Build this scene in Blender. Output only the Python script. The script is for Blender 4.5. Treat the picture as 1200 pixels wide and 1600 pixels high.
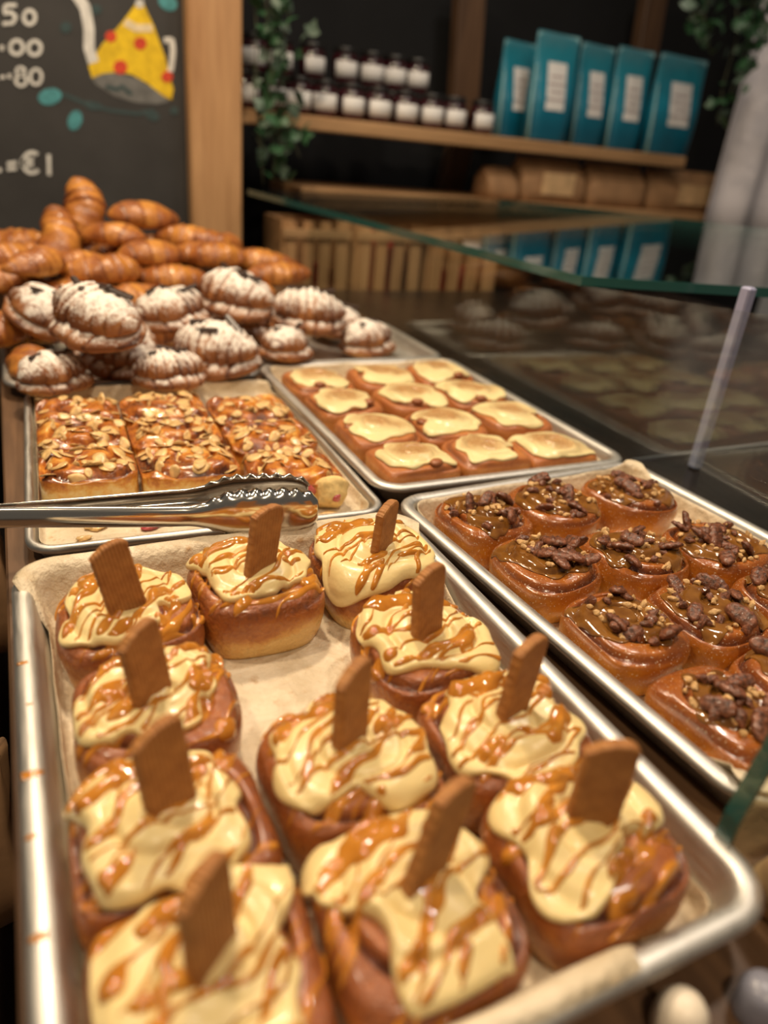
import bpy, math, random
import numpy as np
from mathutils import Vector, Matrix, Euler

for o in list(bpy.data.objects):
    bpy.data.objects.remove(o)
SC = bpy.context.scene
COL = SC.collection

# ------------------------------------------------------------------ camera
CR = np.array([0.90175101, -0.42304625, 0.08875233])
CU = np.array([0.1204641, 0.44314111, 0.88832109])
CF = np.array([0.41513071, 0.79035297, -0.45056484])
CC = np.array([0.02981179, -0.11036785, 0.34345972])
FPX = 1143.1
cam = bpy.data.cameras.new('camera')
cam.sensor_fit = 'HORIZONTAL'
cam.sensor_width = 36.0
cam.lens = FPX * 36.0 / 1200.0
cam.clip_start = 0.01
cam.dof.use_dof = True
cam.dof.focus_distance = 0.60
cam.dof.aperture_fstop = 4.0
camo = bpy.data.objects.new('camera', cam)
COL.objects.link(camo)
camo.matrix_world = Matrix(((CR[0], CU[0], -CF[0], CC[0]), (CR[1], CU[1], -CF[1], CC[1]),
                            (CR[2], CU[2], -CF[2], CC[2]), (0, 0, 0, 1)))
SC.camera = camo


def ray(u, v):
    return CR * (u - 600) / FPX - CU * (v - 800) / FPX + CF


def atz(u, v, z):
    d = ray(u, v)
    return CC + d * (z - CC[2]) / d[2]


def aty(u, v, y):
    d = ray(u, v)
    return CC + d * (y - CC[1]) / d[1]


# ------------------------------------------------------------------ light
SC.view_settings.view_transform = 'Standard'
SC.view_settings.look = 'None'
SC.view_settings.gamma = 1.0
SC.view_settings.use_curve_mapping = False
SC.view_settings.exposure = 0.0
W = bpy.data.worlds.new('room_air')
SC.world = W
W.use_nodes = True
W.node_tree.nodes['Background'].inputs[0].default_value = (1.0, 0.86, 0.70, 1)
W.node_tree.nodes['Background'].inputs[1].default_value = 0.10


def lamp(loc, target, power, size, color=(1.0, 0.80, 0.56)):
    l = bpy.data.lights.new('ceiling_lamp', 'AREA')
    l.shape = 'DISK'
    l.size = size
    l.energy = power
    l.color = color
    o = bpy.data.objects.new('ceiling_lamp', l)
    COL.objects.link(o)
    o.location = loc
    o.rotation_euler = (Vector(target) - Vector(loc)).to_track_quat('-Z', 'Y').to_euler()
    return o


lamp((0.25, 1.05, 1.50), (0.25, 0.35, 0), 17, 0.14)
lamp((-0.55, 0.45, 1.55), (0.2, 0.4, 0), 10, 0.14)
lamp((0.95, 0.35, 1.55), (0.3, 0.5, 0), 9, 0.14, (1.0, 0.86, 0.70))
lamp((0.05, -0.60, 1.5), (0.2, 0.3, 0), 9, 0.14)
lamp((0.0, 1.60, 1.6), (0.2, 1.3, 0), 7, 0.14)
lamp((1.2, 1.0, 1.65), (1.2, 2.0, 0.5), 4, 0.2, (1.0, 0.9, 0.8))


# ------------------------------------------------------------------ helpers
def smooth(a, b, x):
    t = np.clip((x - a) / (b - a), 0, 1)
    return t * t * (3 - 2 * t)


def sn(x, y, seed, fr, octs=3):
    r = np.random.RandomState(seed)
    out = 0
    amp = 1.0
    for o in range(octs):
        for k in range(3):
            a = r.rand() * 6.283
            out = out + amp * np.sin(fr * (x * math.cos(a) + y * math.sin(a)) + r.rand() * 6.283) / 3
        fr *= 2.1
        amp *= 0.5
    return out


def tag(o, label=None, cat=None, group=None, kind=None):
    if label:
        o['label'] = label
    if cat:
        o['category'] = cat
    if group:
        o['group'] = group
    if kind:
        o['kind'] = kind
    return o


def empty(name, loc=(0, 0, 0), rz=0.0):
    o = bpy.data.objects.new(name, None)
    o.empty_display_size = 0.01
    COL.objects.link(o)
    o.location = loc
    o.rotation_euler = (0, 0, rz)
    return o


def ob(name, me, mat=None, parent=None, loc=(0, 0, 0), rot=(0, 0, 0), scale=None):
    o = bpy.data.objects.new(name, me)
    COL.objects.link(o)
    if mat is not None and len(me.materials) == 0:
        me.materials.append(mat)
    o.parent = parent
    o.location = loc
    o.rotation_euler = rot
    if scale is not None:
        o.scale = scale
    return o


def mesh(name, verts, faces, tone=None, smooth_=True):
    me = bpy.data.meshes.new(name)
    me.from_pydata([tuple(map(float, v)) for v in verts], [], [tuple(map(int, f)) for f in faces])
    if smooth_:
        me.polygons.foreach_set('use_smooth', [True] * len(me.polygons))
    if tone is not None:
        a = me.attributes.new('tone', 'FLOAT', 'POINT')
        a.data.foreach_set('value', np.asarray(tone, dtype=np.float32).ravel())
    me.update()
    return me


def rings(name, V, cap0=True, cap1=True, tone=None, wrap=True, smooth_=True):
    V = np.asarray(V, float)
    k, n, _ = V.shape
    f = []
    for i in range(k - 1):
        for j in range(n if wrap else n - 1):
            a, b = i * n + j, i * n + (j + 1) % n
            f.append((a, b, b + n, a + n))
    vs = V.reshape(-1, 3)
    tn = None if tone is None else np.asarray(tone, float).reshape(-1)
    if wrap and cap0:
        f.append(tuple(range(n - 1, -1, -1)))
    if wrap and cap1:
        f.append(tuple((k - 1) * n + j for j in range(n)))
    return mesh(name, vs, f, tn, smooth_)


class MB:
    """collects simple solids into one mesh"""

    def __init__(self):
        self.v = []
        self.f = []

    def add(self, vs, fs):
        b = len(self.v)
        self.v += [tuple(map(float, p)) for p in vs]
        self.f += [tuple(b + i for i in q) for q in fs]

    def box(self, c, s, M=None, bev=0.0):
        x, y, z = s[0] / 2, s[1] / 2, s[2] / 2
        if bev <= 0:
            p = [(a * x, b * y, d * z) for d in (-1, 1) for a, b in ((-1, -1), (1, -1), (1, 1), (-1, 1))]
            q = [(3, 2, 1, 0), (4, 5, 6, 7), (0, 1, 5, 4), (1, 2, 6, 5), (2, 3, 7, 6), (3, 0, 4, 7)]
        else:
            e = bev
            lay = [(-z, e), (-z + e, 0), (z - e, 0), (z, e)]
            p = []
            for zz, i in lay:
                for (sx, sy) in ((-1, -1), (1, -1), (1, 1), (-1, 1)):
                    xx, yy = x - i, y - i
                    if sx * sy > 0:
                        p += [(sx * xx, sy * (yy - e), zz), (sx * (xx - e), sy * yy, zz)]
                    else:
                        p += [(sx * (xx - e), sy * yy, zz), (sx * xx, sy * (yy - e), zz)]
            n = 8
            order = [0, 1, 2, 3, 4, 5, 6, 7]
            p2 = []
            for L in range(4):
                ring = [p[L * n + k] for k in range(n)]
                ring.sort(key=lambda t: math.atan2(t[1] / max(y, 1e-6), t[0] / max(x, 1e-6)))
                p2 += ring
            p = p2
            q = [tuple(range(n - 1, -1, -1)), tuple(3 * n + k for k in range(n))]
            for L in range(3):
                for k in range(n):
                    a, b = L * n + k, L * n + (k + 1) % n
                    q.append((a, b, b + n, a + n))
        if M is not None:
            p = [tuple(M @ Vector(t)) for t in p]
        p = [(t[0] + c[0], t[1] + c[1], t[2] + c[2]) for t in p]
        self.add(p, q)

    def prism(self, poly, t0, t1, fn):
        """poly 2D list extruded from t0 to t1; fn(x,y,t)->3D"""
        n = len(poly)
        vs = [fn(x, y, t0) for x, y in poly] + [fn(x, y, t1) for x, y in poly]
        fs = [tuple(range(n - 1, -1, -1)), tuple(range(n, 2 * n))]
        for k in range(n):
            j = (k + 1) % n
            fs.append((k, j, j + n, k + n))
        self.add(vs, fs)

    def tube(self, pts, rad, n=8, cap=True):
        pts = [Vector(p) for p in pts]
        vs = []
        m = len(pts)
        up = Vector((0, 0, 1))
        for i, p in enumerate(pts):
            d = (pts[min(i + 1, m - 1)] - pts[max(i - 1, 0)]).normalized()
            a = d.cross(up)
            if a.length < 1e-3:
                a = d.cross(Vector((1, 0, 0)))
            a.normalize()
            b = a.cross(d)
            r = rad[i] if hasattr(rad, '__len__') else rad
            for k in range(n):
                t = 2 * math.pi * k / n
                vs.append(p + a * (r * math.cos(t)) + b * (r * math.sin(t)))
        fs = []
        for i in range(m - 1):
            for k in range(n):
                a_, b_ = i * n + k, i * n + (k + 1) % n
                fs.append((a_, b_, b_ + n, a_ + n))
        if cap:
            fs.append(tuple(range(n - 1, -1, -1)))
            fs.append(tuple((m - 1) * n + k for k in range(n)))
        self.add(vs, fs)

    def lathe(self, prof, c=(0, 0, 0), n=24):
        vs = []
        for r, z in prof:
            for k in range(n):
                t = 2 * math.pi * k / n
                vs.append((c[0] + r * math.cos(t), c[1] + r * math.sin(t), c[2] + z))
        fs = []
        for i in range(len(prof) - 1):
            for k in range(n):
                a, b = i * n + k, i * n + (k + 1) % n
                fs.append((a, b, b + n, a + n))
        fs.append(tuple(range(n - 1, -1, -1)))
        fs.append(tuple((len(prof) - 1) * n + k for k in range(n)))
        self.add(vs, fs)

    def me(self, name, smooth_=False):
        return mesh(name, self.v, self.f, None, smooth_)


# ------------------------------------------------------------------ materials
class NT:
    def __init__(self, name):
        self.m = bpy.data.materials.new(name)
        self.m.use_nodes = True
        self.t = self.m.node_tree
        self.n = self.t.nodes
        self.b = self.n['Principled BSDF']

    def new(self, kind, **kw):
        nd = self.n.new(kind)
        for k, v in kw.items():
            setattr(nd, k, v)
        return nd

    def link(self, a, b):
        self.t.links.new(a, b)

    def coord(self, scale=(1, 1, 1), kind='Object', rot=(0, 0, 0)):
        c = self.new('ShaderNodeTexCoord')
        mp = self.new('ShaderNodeMapping')
        mp.inputs['Scale'].default_value = scale
        mp.inputs['Rotation'].default_value = rot
        self.link(c.outputs[kind], mp.inputs[0])
        return mp.outputs[0]

    def noise(self, co, scale, detail=4, rough=0.55, dist=0.0):
        nz = self.new('ShaderNodeTexNoise')
        nz.inputs['Scale'].default_value = scale
        nz.inputs['Detail'].default_value = detail
        nz.inputs['Roughness'].default_value = rough
        nz.inputs['Distortion'].default_value = dist
        self.link(co, nz.inputs['Vector'])
        return nz.outputs[0]

    def ramp(self, fac, stops, interp='LINEAR'):
        r = self.new('ShaderNodeValToRGB')
        r.color_ramp.interpolation = interp
        e = r.color_ramp.elements
        while len(e) < len(stops):
            e.new(0.5)
        for i, (p, c) in enumerate(stops):
            e[i].position = p
            e[i].color = (c[0], c[1], c[2], 1) if hasattr(c, '__len__') else (c, c, c, 1)
        self.link(fac, r.inputs[0])
        return r.outputs[0]

    def mix(self, fac, a, b, mode='MIX'):
        mx = self.new('ShaderNodeMix', data_type='RGBA', blend_type=mode)
        for sock, v in ((mx.inputs[0], fac), (mx.inputs[6], a), (mx.inputs[7], b)):
            if hasattr(v, 'is_output'):
                self.link(v, sock)
            elif hasattr(v, '__len__'):
                sock.default_value = (v[0], v[1], v[2], 1)
            else:
                sock.default_value = v
        return mx.outputs[2]

    def math(self, op, a, b=0.0, clamp=False):
        m = self.new('ShaderNodeMath', operation=op, use_clamp=clamp)
        for sock, v in ((m.inputs[0], a), (m.inputs[1], b)):
            if hasattr(v, 'is_output'):
                self.link(v, sock)
            else:
                sock.default_value = v
        return m.outputs[0]

    def attr(self, name):
        a = self.new('ShaderNodeAttribute', attribute_name=name)
        return a.outputs['Fac']

    def bump(self, h, strength=0.3, dist=0.001):
        b = self.new('ShaderNodeBump')
        b.inputs['Strength'].default_value = strength
        b.inputs['Distance'].default_value = dist
        self.link(h, b.inputs['Height'])
        self.link(b.outputs[0], self.b.inputs['Normal'])

    def set(self, **kw):
        for k, v in kw.items():
            s = self.b.inputs[k.replace('_', ' ')]
            if hasattr(v, 'is_output'):
                self.link(v, s)
            elif hasattr(v, '__len__') and len(v) == 3:
                s.default_value = (v[0], v[1], v[2], 1) if s.type == 'RGBA' else v
            else:
                s.default_value = v
        return self


def plain(name, col, rough=0.5, var=0.12, scale=40, metal=0.0, spec=0.5, coat=0.0, bump=0.0, bdist=0.001):
    m = NT(name)
    co = m.coord()
    nz = m.noise(co, scale)
    lo = [c * (1 - var) for c in col]
    hi = [min(1, c * (1 + var)) for c in col]
    m.set(Base_Color=m.ramp(nz, [(0.3, lo), (0.7, hi)]), Roughness=rough, Metallic=metal)
    m.b.inputs['Specular IOR Level'].default_value = spec
    m.b.inputs['Coat Weight'].default_value = coat
    m.b.inputs['Coat Roughness'].default_value = 0.12
    if bump:
        m.bump(nz, bump, bdist)
    return m.m


def wood(name, c0, c1, axis='Y', scale=1.0, rough=0.55):
    m = NT(name)
    s = {'X': (3, 40, 40), 'Y': (40, 3, 40), 'Z': (40, 40, 3)}[axis]
    co = m.coord(tuple(k * scale for k in s))
    g = m.noise(co, 1.0, 6, 0.6, 0.6)
    g2 = m.noise(co, 4.0, 3, 0.5)
    c = m.ramp(g, [(0.3, c0), (0.72, c1)])
    c = m.mix(0.35, c, m.ramp(g2, [(0.35, [k * 0.7 for k in c0]), (0.7, c1)]))
    m.set(Base_Color=c, Roughness=rough)
    m.bump(g, 0.25, 0.002)
    return m.m


def crust(name, stops, rough=0.3, coat=0.35, nscale=70, namp=0.35, specks=None, bump=0.45, bdist=0.0016):
    """baked dough: per-vertex tone + noise drives a colour ramp"""
    m = NT(name)
    co = m.coord()
    t = m.attr('tone')
    n1 = m.noise(co, nscale, 5, 0.6)
    n2 = m.noise(co, nscale * 4, 3, 0.6)
    nn = m.math('MULTIPLY', m.math('SUBTRACT', n1, 0.5), namp)
    nn = m.math('ADD', nn, m.math('MULTIPLY', m.math('SUBTRACT', n2, 0.5), namp * 0.4))
    f = m.math('ADD', t, nn, True)
    c = m.ramp(f, stops)
    if specks:
        n3 = m.noise(co, specks[0], 2, 0.5)
        c = m.mix(m.ramp(n3, [(specks[1], 0.0), (specks[1] + 0.04, 1.0)]), c, specks[2])
    m.set(Base_Color=c, Roughness=m.ramp(n1, [(0.3, rough * 0.75), (0.7, rough * 1.35)]))
    m.b.inputs['Coat Weight'].default_value = coat
    m.b.inputs['Coat Roughness'].default_value = 0.15
    m.bump(m.math('ADD', n1, m.math('MULTIPLY', n2, 0.5)), bump, bdist)
    return m.m


BUN = [(0.0, (0.82, 0.58, 0.22)), (0.2, (0.74, 0.42, 0.11)), (0.42, (0.52, 0.20, 0.04)),
       (0.66, (0.33, 0.095, 0.022)), (1.0, (0.11, 0.028, 0.010))]
M_bun = crust('bun_crust', BUN, nscale=90, namp=0.5, bump=0.8, bdist=0.0022)
M_bun3 = crust('cinnamon_bun_crust', [(0.0, (0.80, 0.48, 0.16)), (0.3, (0.64, 0.28, 0.07)), (0.6, (0.40, 0.13, 0.035)),
                                      (1.0, (0.10, 0.03, 0.012))], rough=0.42, coat=0.1)
M_bun2 = crust('sticky_bun_crust', [(0.0, (0.80, 0.40, 0.055)), (0.25, (0.66, 0.27, 0.028)), (0.5, (0.44, 0.14, 0.018)),
                                    (0.75, (0.25, 0.065, 0.012)), (1.0, (0.09, 0.022, 0.007))], rough=0.22, coat=0.8,
               specks=(700, 0.66, (0.8, 0.66, 0.45)))
M_slice = crust('glazed_slice_crust', [(0.0, (0.82, 0.60, 0.26)), (0.2, (0.75, 0.42, 0.10)), (0.42, (0.60, 0.22, 0.03)),
                                       (0.65, (0.36, 0.10, 0.016)), (1.0, (0.07, 0.018, 0.008))], rough=0.25, coat=0.6,
                nscale=55, namp=1.0)
M_croi = crust('croissant_crust', [(0.0, (0.74, 0.40, 0.11)), (0.35, (0.54, 0.22, 0.04)), (0.65, (0.30, 0.09, 0.018)),
                                   (1.0, (0.09, 0.024, 0.008))], rough=0.40, coat=0.2, nscale=35, namp=0.7)


def sugar_crust(name, amount):
    m = NT(name)
    co = m.coord()
    t = m.attr('tone')
    n1 = m.noise(co, 50, 5, 0.6)
    f = m.math('ADD', t, m.math('MULTIPLY', m.math('SUBTRACT', n1, 0.5), 0.4), True)
    c = m.ramp(f, [(0.0, (0.60, 0.31, 0.10)), (0.4, (0.32, 0.115, 0.03)), (0.75, (0.14, 0.042, 0.014)),
                   (1.0, (0.05, 0.015, 0.007))])
    # sugar lies where the piece is flat on top (mesh attribute, moves with the piece)
    d = m.attr('dust')
    n2 = m.noise(co, 130, 4, 0.65)
    n3 = m.noise(co, 500, 2, 0.6)
    k = m.math('ADD', m.math('MULTIPLY', n2, 0.9), m.math('MULTIPLY', n3, 0.5))
    k = m.math('ADD', m.math('MULTIPLY', d, amount), m.math('SUBTRACT', k, 0.95))
    k = m.ramp(k, [(0.12, 0.0), (0.42, 1.0)])
    c = m.mix(k, c, (0.86, 0.80, 0.72))
    m.set(Base_Color=c, Roughness=0.6)
    m.bump(m.math('ADD', n1, n2), 0.4, 0.0015)
    return m.m


M_sug = sugar_crust('sugar_dusted_crust', 0.70)


def icing(name, col, dust=None):
    m = NT(name)
    co = m.coord()
    n1 = m.noise(co, 60, 4, 0.5)
    n2 = m.noise(co, 25, 3, 0.5, 0.5)
    c = m.ramp(n1, [(0.3, [k * 0.93 for k in col]), (0.7, col)])
    if dust:
        d = m.attr('tone')
        n3 = m.noise(co, 420, 3, 0.7)
        k = m.math('MULTIPLY', d, m.ramp(n3, [(0.3, 0.55), (0.65, 1.0)]))
        k = m.math('MULTIPLY', k, m.ramp(n2, [(0.25, 0.6), (0.6, 1.0)]))
        c = m.mix(k, c, dust)
    m.set(Base_Color=c, Roughness=m.ramp(n2, [(0.3, 0.28), (0.7, 0.42)]), Subsurface_Weight=0.12)
    m.b.inputs['Subsurface Radius'].default_value = (0.006, 0.004, 0.002)
    m.b.inputs['Subsurface Scale'].default_value = 0.5
    m.b.inputs['Coat Weight'].default_value = 0.15
    m.bump(m.math('ADD', n1, n2), 0.5, 0.0025)
    return m.m


M_ice = icing('cream_icing', (0.82, 0.64, 0.30))
M_ice3 = icing('dusted_cream_icing', (0.84, 0.70, 0.36), (0.34, 0.115, 0.018))


def gloss(name, c0, c1, rough=0.1, scale=40, bump=0.25):
    m = NT(name)
    co = m.coord()
    n1 = m.noise(co, scale, 3, 0.5)
    m.set(Base_Color=m.ramp(n1, [(0.3, c0), (0.7, c1)]), Roughness=rough)
    m.b.inputs['Coat Weight'].default_value = 0.6
    m.b.inputs['Coat Roughness'].default_value = 0.05
    m.bump(n1, bump, 0.0015)
    return m.m


M_caramel = gloss('caramel_sauce', (0.40, 0.135, 0.011), (0.62, 0.26, 0.035), 0.10, 60)
M_glaze = gloss('brown_caramel_glaze', (0.13, 0.045, 0.008), (0.27, 0.115, 0.022), 0.10, 60)


def biscuit_mat():
    m = NT('spiced_biscuit')
    co = m.coord()
    n1 = m.noise(co, 120, 5, 0.6)
    n2 = m.noise(co, 600, 2, 0.6)
    wv = m.new('ShaderNodeTexWave', bands_direction='X')
    wv.inputs['Scale'].default_value = 130
    wv.inputs['Distortion'].default_value = 1.0
    m.link(co, wv.inputs['Vector'])
    c = m.ramp(n1, [(0.3, (0.29, 0.105, 0.024)), (0.7, (0.46, 0.20, 0.052))])
    m.set(Base_Color=c, Roughness=0.62)
    m.bump(m.math('ADD', m.math('MULTIPLY', wv.outputs[1], 0.55), m.math('ADD', m.math('MULTIPLY', n2, 0.3), n1)), 0.55, 0.0012)
    return m.m


M_bisc = biscuit_mat()
M_pecan = plain('pecan_skin', (0.15, 0.05, 0.022), 0.45, 0.75, 260, coat=0.2, bump=0.9, bdist=0.0015)
M_flesh = plain('pecan_flesh', (0.62, 0.38, 0.16), 0.6, 0.3, 200, bump=0.4)
M_almond = plain('toasted_almond', (0.70, 0.45, 0.18), 0.40, 0.35, 90, coat=0.3, bump=0.2)
M_choc = plain('dark_chocolate', (0.035, 0.014, 0.008), 0.4, 0.3, 60)
M_rasp = gloss('raspberry_filling', (0.30, 0.012, 0.03), (0.62, 0.14, 0.12), 0.25, 120, 0.6)
M_crumb = plain('torn_crumb', (0.78, 0.55, 0.22), 0.75, 0.2, 140, bump=0.8, bdist=0.002)


def metal_tray():
    m = NT('tray_aluminium')
    co = m.coord()
    n1 = m.noise(co, 9, 5, 0.6)
    n2 = m.noise(m.coord((90, 6, 90)), 6, 4, 0.6)
    m.set(Base_Color=m.ramp(n1, [(0.3, (0.54, 0.52, 0.48)), (0.7, (0.74, 0.71, 0.66))]), Metallic=1.0,
          Roughness=m.ramp(n2, [(0.3, 0.40), (0.7, 0.58)]))
    m.bump(n2, 0.08, 0.001)
    return m.m


M_tray = metal_tray()
M_steel = NT('tongs_steel').set(Base_Color=(0.72, 0.69, 0.64), Metallic=1.0, Roughness=0.16).m


def paper_mat():
    m = NT('baking_paper')
    co = m.coord()
    n1 = m.noise(co, 25, 5, 0.6, 0.4)
    n2 = m.noise(co, 70, 4, 0.6)
    c = m.ramp(n1, [(0.3, (0.52, 0.41, 0.26)), (0.6, (0.74, 0.63, 0.46))])
    c = m.mix(m.ramp(n2, [(0.58, 0.0), (0.75, 0.75)]), c, (0.42, 0.22, 0.07))
    m.set(Base_Color=c, Roughness=0.55)
    m.bump(m.math('ADD', n1, n2), 0.7, 0.006)
    return m.m


M_paper = paper_mat()
M_counter = wood('counter_wood', (0.055, 0.026, 0.012), (0.20, 0.105, 0.05), 'Y', 0.6, 0.5)
M_pine = wood('pine_wood', (0.42, 0.21, 0.085), (0.62, 0.36, 0.17), 'Z', 0.5)
M_pinex = wood('pine_shelf_wood', (0.34, 0.18, 0.075), (0.55, 0.33, 0.16), 'X', 0.5)
M_dkwood = wood('dark_stained_wood', (0.07, 0.035, 0.018), (0.17, 0.09, 0.045), 'Z', 0.5)
M_board = plain('chalkboard_paint', (0.040, 0.038, 0.037), 0.7, 0.25, 6)
M_wall = plain('charcoal_wall', (0.006, 0.006, 0.007), 0.85, 0.3, 5)
M_chalk = plain('white_chalk', (0.75, 0.74, 0.70), 0.9, 0.2, 60)
M_teal = plain('teal_chalk', (0.08, 0.30, 0.33), 0.9, 0.3, 60)
M_tealdk = plain('faint_teal_chalk', (0.045, 0.075, 0.078), 0.9, 0.2, 60)
M_yel = plain('yellow_chalk', (0.86, 0.55, 0.02), 0.9, 0.25, 40)
M_red = plain('red_chalk', (0.66, 0.07, 0.03), 0.9, 0.2, 40)
M_cream = plain('cream_chalk', (0.80, 0.66, 0.42), 0.9, 0.15, 40)
M_gry = plain('grey_chalk', (0.16, 0.16, 0.155), 0.9, 0.4, 25)
M_jar = gloss('dark_jam_jar', (0.020, 0.003, 0.005), (0.06, 0.006, 0.012), 0.08, 12, 0.0)
M_lid = plain('black_jar_lid', (0.014, 0.013, 0.013), 0.35, 0.2, 30)
M_label = plain('white_paper_label', (0.80, 0.78, 0.76), 0.7, 0.06, 30)
M_ink = plain('pale_ink', (0.45, 0.36, 0.36), 0.8, 0.1, 30)


def pouch_mat():
    m = NT('teal_pouch_film')
    co = m.coord()
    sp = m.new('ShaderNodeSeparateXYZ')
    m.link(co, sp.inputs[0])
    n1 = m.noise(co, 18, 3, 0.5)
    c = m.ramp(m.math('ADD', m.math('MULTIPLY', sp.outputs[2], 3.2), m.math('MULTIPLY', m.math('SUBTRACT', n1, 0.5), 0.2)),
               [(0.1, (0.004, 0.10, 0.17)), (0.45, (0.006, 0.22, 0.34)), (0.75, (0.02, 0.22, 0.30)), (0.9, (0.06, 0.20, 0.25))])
    m.set(Base_Color=c, Roughness=0.32)
    m.bump(n1, 0.4, 0.01)
    return m.m


M_pouch = pouch_mat()
M_gusset = plain('pale_gusset', (0.25, 0.48, 0.52), 0.4, 0.15, 20)
M_kraft = plain('kraft_paper', (0.36, 0.20, 0.095), 0.75, 0.2, 18, bump=0.4, bdist=0.004)
M_tan = plain('tan_paper', (0.66, 0.43, 0.22), 0.75, 0.18, 25, bump=0.5, bdist=0.004)
M_leaf = plain('ivy_leaf', (0.028, 0.085, 0.035), 0.45, 0.5, 60)
M_leafp = plain('pale_ivy_leaf', (0.10, 0.15, 0.11), 0.5, 0.4, 60)
M_stem = plain('ivy_stem', (0.06, 0.06, 0.03), 0.7, 0.2, 60)
M_curtain = plain('white_curtain', (0.80, 0.76, 0.80), 0.85, 0.05, 8)
M_fruit = plain('red_fruit_wrap', (0.42, 0.035, 0.025), 0.35, 0.3, 20)
M_floor = plain('dark_floor', (0.05, 0.04, 0.035), 0.6, 0.3, 5)
M_white = plain('white_plastic', (0.80, 0.70, 0.56), 0.35, 0.03, 30)
M_greyp = plain('grey_blue_plastic', (0.22, 0.22, 0.27), 0.3, 0.15, 30)
M_black = plain('black_cord', (0.012, 0.012, 0.012), 0.5, 0.1, 30)
M_dark = plain('dark_counter_panel', (0.020, 0.014, 0.012), 0.25, 0.3, 14)
M_alu = NT('brushed_trim').set(Base_Color=(0.75, 0.74, 0.76), Metallic=1.0, Roughness=0.3).m
M_reflbar = plain('pale_reflection_bar', (0.34, 0.34, 0.50), 0.35, 0.08, 20)  # pale tint of a strip reflected in the glass, put into a colour


def glass_mat():
    m = NT('clear_glass')
    tr = m.new('ShaderNodeBsdfTransparent')
    tr.inputs[0].default_value = (0.93, 0.965, 0.95, 1)
    gl = m.new('ShaderNodeBsdfGlossy')
    gl.inputs['Roughness'].default_value = 0.004
    gl.inputs[0].default_value = (0.98, 1.0, 0.99, 1)
    ge = m.new('ShaderNodeNewGeometry')
    dt = m.new('ShaderNodeVectorMath', operation='DOT_PRODUCT')
    m.link(ge.outputs['Incoming'], dt.inputs[0])
    m.link(ge.outputs['Normal'], dt.inputs[1])
    ca = m.math('ABSOLUTE', dt.outputs['Value'])
    fz = m.math('POWER', m.math('SUBTRACT', 1.0, ca, True), 5.0)
    fz = m.math('ADD', m.math('MULTIPLY', fz, 0.957), 0.043)
    mx = m.new('ShaderNodeMixShader')
    m.link(fz, mx.inputs[0])
    m.link(tr.outputs[0], mx.inputs[1])
    m.link(gl.outputs[0], mx.inputs[2])
    m.link(mx.outputs[0], m.n['Material Output'].inputs[0])
    return m.m


M_glass = glass_mat()
M_gedge = NT('green_glass_edge').set(Base_Color=(0.018, 0.085, 0.075), Roughness=0.12).m
M_gedge.node_tree.nodes['Principled BSDF'].inputs['Coat Weight'].default_value = 0.5

# ------------------------------------------------------------------ room shell and counter
b = MB()
b.box((0.6, 0.8, -0.95), (5.0, 5.0, 0.1))
tag(ob('floor', b.me('floor'), M_floor), kind='structure')
b = MB()
b.box((1.2, 2.45, 0.6), (4.2, 0.1, 3.0))
tag(ob('wall_back', b.me('wall_back'), M_wall), kind='structure')

ct = empty('counter', (0, 0, 0))
tag(ct, 'dark stained plank counter carrying the pastry trays', 'counter')
xs = [-0.008, 0.12, 0.26, 0.40, 0.55, 0.7095]
for a, c in zip(xs[:-1], xs[1:]):
    b = MB()
    b.box(((a + c) / 2, 0.68, -0.0155), (c - a - 0.002, 1.72 if c < .7 else 2.10, 0.031), bev=0.002)
    ob('plank', b.me('plank'), M_counter, ct)
b = MB()
b.box((0.35, 0.68, -0.44), (0.64, 1.60, 0.82))
ob('cabinet_base', b.me('cabinet_base'), M_dkwood, ct)

sd = empty('service_counter', (0.9, 0.9, 0))
tag(sd, 'dark glossy counter top behind the glass screen', 'counter')
b = MB()
b.box((0.40, 0.0, -0.02), (1.18, 1.5, 0.038), bev=0.002)
ob('worktop', b.me('worktop'), M_dark, sd)
b = MB()
b.box((0.40, 0.0, -0.45), (1.1, 1.4, 0.82))
ob('base', b.me('base'), M_dkwood, sd)
b = MB()
b.box((0.08, -0.36, 0.0005), (0.5, 0.005, 0.003))
ob('metal_strip', b.me('metal_strip'), M_alu, sd)

# ------------------------------------------------------------------ trays and liners
def rrect(w, l, r, off, n=10):
    r = max(r - off, 0.002)
    x0, x1, y0, y1 = off, w - off, off, l - off
    out = []
    for cx, cy, a0 in ((x1 - r, y0 + r, -90), (x1 - r, y1 - r, 0), (x0 + r, y1 - r, 90), (x0 + r, y0 + r, 180)):
        for k in range(n + 1):
            a = math.radians(a0 + 90.0 * k / n)
            out.append((cx + r * math.cos(a), cy + r * math.sin(a)))
    # subdivide the straight sides
    res = []
    m = len(out)
    for i in range(m):
        p, q = out[i], out[(i + 1) % m]
        res.append(p)
        d = math.hypot(q[0] - p[0], q[1] - p[1])
        if d > 0.05 or (i % (n + 1)) == n:
            for k in range(1, 12):
                res.append((p[0] + (q[0] - p[0]) * k / 12, p[1] + (q[1] - p[1]) * k / 12))
    return np.array(res)


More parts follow.
